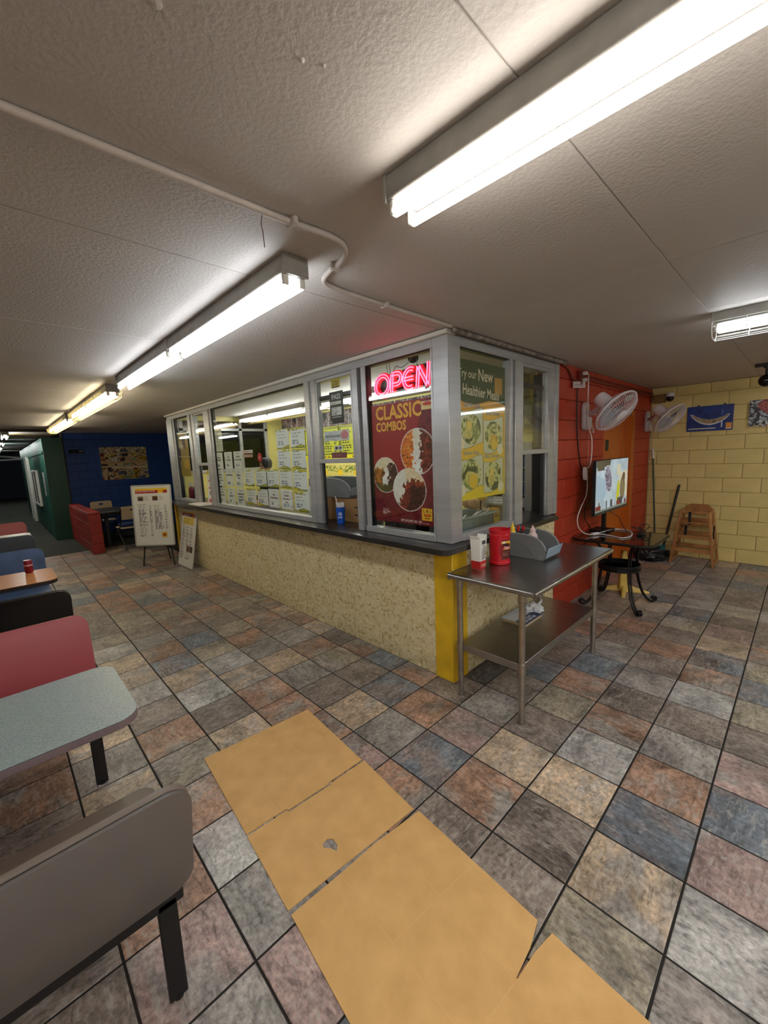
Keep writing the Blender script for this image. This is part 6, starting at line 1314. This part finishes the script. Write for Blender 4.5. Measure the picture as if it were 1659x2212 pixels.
t = thing('soda_can', (cx, cy, 0.7515), 'dark red soda can on the wood grain booth table', 'can'); z0 = 0.7517
MB().lathe((cx,cy,z0),[(0.024,0),(0.033,0.012),(0.033,0.108),(0.027,0.124)],24).build('can_body', mat('can_maroon',(140,28,44),0.3,0.3,0.3,30), t, smooth=40)
MB().lathe((cx,cy,z0),[(0.027,0.1235),(0.0275,0.127),(0.025,0.127),(0.024,0.123),(1e-6,0.123)],24).build('lid', CHROME, t, smooth=40); MB().lathe((cx,cy,z0),[(0.0335,0.070),(0.0335,0.085)],24).build('label_band', mat('band_pink',(206,150,156),0.4), t, smooth=40)

# ================================================================== FAR END
def menu_sheet(u, v, narrow=False):
    img = blank(u, (222,224,220)); fill(img, (v > 0.925) & (v < 0.965) & (u > 0.07) & (u < 0.93), (236,196,40)); fill(img, (v > 0.875) & (v < 0.93) & (u > 0.07) & (u < 0.93), (166,24,36)); fill(img, (u > 0.68) & (u < 0.82) & (v > 0.875) & (v < 0.95), (236,186,50))
    for a, c in ((0.13,(120,110,90)),(0.52,(110,70,40))): fill(img, (u > a) & (u < a+0.15) & (v > 0.75) & (v < 0.83), c); fill(img, (abs(u-a-0.075) < 0.05) & (abs(v-0.78) < 0.025), (60,44,34)); dashes(img, u, v, a+0.18, a+0.34, 0.76, 0.83, 4, (150,150,150), 3)
    dashes(img, u, v, 0.12, 0.36, 0.14, 0.68, 22, (120,120,124), 5, 1, 0.5, 0.08); dashes(img, u, v, 0.42, 0.50, 0.14, 0.68, 22, (120,120,124), 7, 1, 0.5, 0.05); dashes(img, u, v, 0.54, 0.78, 0.26, 0.68, 17, (120,120,124), 9, 1, 0.5, 0.08); dashes(img, u, v, 0.82, 0.90, 0.26, 0.68, 12, (120,120,124), 11, 1, 0.5, 0.05)
    fill(img, (u > 0.70) & (u < 0.84) & (v > 0.12) & (v < 0.21), (226,172,40)); fill(img, ((u-0.77)/0.05)**2+((v-0.165)/0.02)**2 < 1, (130,60,30)); return img
es = thing('easel_sign', (0.33, 6.58, 0), 'white menu board on a black easel stand by the counter end', 'easel sign')
d = Vector((0.71,-0.70,0)); nn_ = Vector((-0.70,-0.71,0)); ctr_ = Vector((0.385,6.62,0)); hw_ = 0.325
o_ = ctr_-d*hw_+Vector((0,0,0.375)); Vv = (Vector((0,0,1))-nn_*0.06).normalized()
MB().prism([(0,0),(2*hw_,0),(2*hw_,1.0),(0,1.0)],0.03,o_-nn_*0.0315,d,Vv,nn_).build('board', WHITE_P, es, bevel=0.004)
m = MB()
for a, b in (((0,0),(2*hw_,0)),((2*hw_,0),(2*hw_,1.0)),((2*hw_,1.0),(0,1.0)),((0,1.0),(0,0))): m.bar(o_+d*a[0]+Vv*a[1], o_+d*b[0]+Vv*b[1], 0.022, 0.016, nn_)
m.build('snap_frame', mat('frame_silver',(196,196,194),0.4,0.4), es, bevel=0.002)
panel('menu_print', menu_sheet, o_+d*0.01+Vv*0.01+nn_*0.001, d*(2*hw_-0.02), Vv*0.98, 76, 120, es, PRINT, 0.0005)
text('L&L HAWAIIAN LUNCH', o_+d*0.06+Vv*0.895+nn_*0.0012, d, Vv, 0.03, (240,226,220), es, fit=0.33, bold=0.015)
for wd, a, b in (('PLATE LUNCH',0.08,0.68),('COMBOS',0.08,0.52),('FAMILY MEALS',0.08,0.34)): text(wd, o_+d*a+Vv*b+nn_*0.0012, d, Vv, 0.022, (60,60,64), es, fit=0.15, bold=0.012)
for s in (-1, 1):
    top = ctr_+d*s*0.11-nn_*0.115+Vector((0,0,1.15)); bt = ctr_+d*s*0.27-nn_*0.04
    MB().tube([bt+Vector((0,0,0.008)), top], 0.011, 8).build('leg', BLACK, es, smooth=40)
MB().tube([ctr_-nn_*0.42+Vector((0,0,0.008)), ctr_-nn_*0.11+Vector((0,0,1.12))], 0.011, 8).build('leg', BLACK, es, smooth=40)
MB().tube([ctr_-d*0.25-nn_*0.045+Vector((0,0,0.10)), ctr_+d*0.25-nn_*0.045+Vector((0,0,0.10))], 0.008, 8).build('cross_bar', CHROME, es, smooth=40)
def side_menu(u, v):
    img = blank(u, (224,224,220)); fill(img, (v > 0.93) & (v < 0.965) & (u < 0.92), (232,190,50)); fill(img, (v > 0.88) & (v < 0.93) & (u < 0.8), (160,24,36)); fill(img, (u > 0.78) & (u < 0.95) & (v > 0.86) & (v < 0.95), (226,150,50)); fill(img, (v > 0.74) & (v < 0.86) & (u > 0.1) & (u < 0.9), (214,190,90)); dashes(img,u,v,0.15,0.85,0.75,0.85,3,(180,150,60),3)
    for a in (0.14,0.42,0.70): dashes(img, u, v, a, a+0.2, 0.36, 0.70, 14, (110,110,114), 5+int(a*10), 1, 0.5, 0.12)
    fill(img, (abs(u-0.62) < 0.1) & (v > 0.27) & (v < 0.36), (96,60,36)); fill(img, (abs(u-0.85) < 0.1) & (v > 0.27) & (v < 0.36), (60,36,26)); dashes(img, u, v, 0.45, 0.95, 0.13, 0.25, 6, (130,130,130), 9); dashes(img, u, v, 0.1, 0.4, 0.13, 0.34, 10, (130,130,130), 10); return img
sg = thing('leaning_sign', (0.75, 6.22, 0), 'white menu panel leaning against the mosaic counter wall', 'sign')
b0 = Vector((0.675,6.525,0.0012)); Uv = Vector((0.02,-0.585,0)); Vv2 = Vector((0.175,0,0.935)); Un = Uv.normalized(); Vn = Vv2.normalized(); Nn = Un.cross(Vn)
MB().prism([(0,0),(Uv.length,0),(Uv.length,Vv2.length),(0,Vv2.length)],0.022,b0-Nn*0.022+Vector((0,0,0.005)),Un,Vn,Nn).build('board', WHITE_P, sg, bevel=0.003)
panel('menu_print', side_menu, b0+Nn*0.001+Vector((0,0,0.005)), Uv, Vv2, 40, 70, sg, PRINT, 0.0005)
text('BREAKFAST', b0+Un*0.08+Vn*0.845+Nn*0.002+Vector((0,0,0.005)), Un, Vn, 0.035, (236,222,220), sg, fit=0.26, bold=0.012)
# clipping collage and black sign on the blue wall
def collage(u, v):
    img = blank(u, (206,182,146)); r = np.random.RandomState(12); pal = [(214,200,176),(190,150,50),(120,40,34),(60,56,60),(206,180,90),(150,170,150),(226,220,206),(90,96,130),(176,120,70)]
    for k in range(70):
        a, b, c_, d_ = r.rand(4); x0, y0 = np.floor(a*9)/9+0.01*c_, np.floor(b*7)/7; fill(img, (u > x0) & (u < x0+0.06+0.10*c_) & (v > y0) & (v < y0+0.05+0.09*d_), pal[r.randint(len(pal))])
    q = nz(u*1.5,v*1.5,34,4); fill(img, (q > 0.68), (50,44,44)); fill(img, (abs(v-0.52) < 0.03), (196,160,120)); fill(img, (abs(v-0.36) < 0.03) & (u > 0.2), (226,210,184)); fill(img, (u > 0.03) & (u < 0.1) & (v < 0.32), (206,180,150)); return img
cg = thing('clipping_collage', (1.13, 11.66, 1.35), 'big collage of food clippings on the dark blue wall', 'poster'); panel('print', collage, (0.605,11.660,1.352),(1.06,0,0.0),(0,0,0.838),90,64,cg,PRINT_M,0.006)
bs = thing('wall_sign', (0.12, 11.66, 2.08), 'small black wall sign with pale print on the blue wall', 'sign'); panel('board', lambda u, v: dashes(blank(u, (14,16,24)), u, v, 0.06, 0.62, 0.2, 0.42, 1, (96,104,120), 3, 1, 0.4, 0.06), (-0.02,11.662,2.05),(0.30,0,0),(0,0,0.095),30,8,bs,PRINT_M,0.006)
text('99', (0.19,11.662,2.075), RU, LV, 0.065, (176,180,188), bs, fit=0.07, bold=0.01)
# dark table and folding chairs
dt = thing('dining_table', (0.85, 10.1, 0), 'dark laminate dining table between the red half wall and the easel', 'table'); DKT = mat('dark_table', (46,48,54), 0.35)
box('tabletop', DKT, dt, 0.045, 1.75, 9.25, 10.30, 0.73, 0.765, 0.006); box('apron', BLACK, dt, 0.12, 1.68, 9.36, 10.2, 0.66, 0.73, 0.003)
for x in (0.16, 1.60):
    for y in (9.40, 10.12): box('leg', BLACK, dt, x, x+0.07, y, y+0.07, 0, 0.68, 0.004)
CHB = mat('chair_beige', (196,174,146), 0.5); CUSH = mat('blue_cushion', (26,44,96), 0.8)
def folding_chair(x, y, rz, label, cushion):
    t = thing('folding_chair', (x, y, 0), label, 'chair', 'beige folding chairs at the dark table', rz=rz)
    MB().prism([(a-0.21, b-0.20) for a, b in rrect(0.42,0.40,0.06,5)],0.025,(0,0,0.43)).build('seat', CHB, t, bevel=0.006, local=True)
    o2 = [(a-0.22, b) for a, b in rrect(0.44,0.26,0.05,5)]; hl = [(-0.05+0.10*0+0.05*math.cos(q), 0.19+0.022*math.sin(q)) for q in [2*math.pi*k/14 for k in range(14)]]
    bm = bmesh.new(); es_ = []
    for lp in (o2, [(a+0.05, b) for a, b in hl]):
        vv = [bm.verts.new((p[0], -0.235-0.12*p[1], 0.62+p[1])) for p in lp]; es_ += [bm.edges.new((vv[k], vv[(k+1) % len(vv)])) for k in range(len(vv))]
    bmesh.ops.triangle_fill(bm, use_beauty=True, edges=es_); ex = bmesh.ops.extrude_face_region(bm, geom=bm.faces[:]); bmesh.ops.translate(bm, verts=[v for v in ex['geom'] if isinstance(v, bmesh.types.BMVert)], vec=(0,0.02,0.003)); bmesh.ops.recalc_face_normals(bm, faces=bm.faces)
    me = bpy.data.meshes.new('backrest'); bm.to_mesh(me); bm.free(); me.materials.append(CHB); o = bpy.data.objects.new('backrest', me); C.objects.link(o); o.parent = t
    for s in (-1, 1):
        MB().tube([(s*0.215,0.22,0.008),(s*0.215,-0.10,0.45),(s*0.215,-0.225,0.62),(s*0.215,-0.262,0.86)],0.011,8).build('leg', BLACK, t, local=True, smooth=40); MB().tube([(s*0.19,-0.26,0.008),(s*0.19,0.14,0.43)],0.011,8).build('leg', BLACK, t, local=True, smooth=40)
    MB().tube([(-0.19,-0.2,0.10),(0.19,-0.2,0.10)],0.008,6).build('stretcher', BLACK, t, local=True)
    return t
folding_chair(0.50, 8.92, 0.15, 'beige folding chair at the near side of the dark table', True); folding_chair(0.36, 10.62, math.pi, 'beige folding chair with a handle hole behind the dark table', False)
t = thing('seat_cushion', (0.5, 8.92, 0.4565), 'dark blue cushion on the near folding chair', 'cushion'); MB().prism([(a-0.18, b-0.16) for a, b in rrect(0.36,0.32,0.08,6)],0.07,(0.50,8.92,0.4565)).build('pad', CUSH, t, bevel=0.025, seg=3)
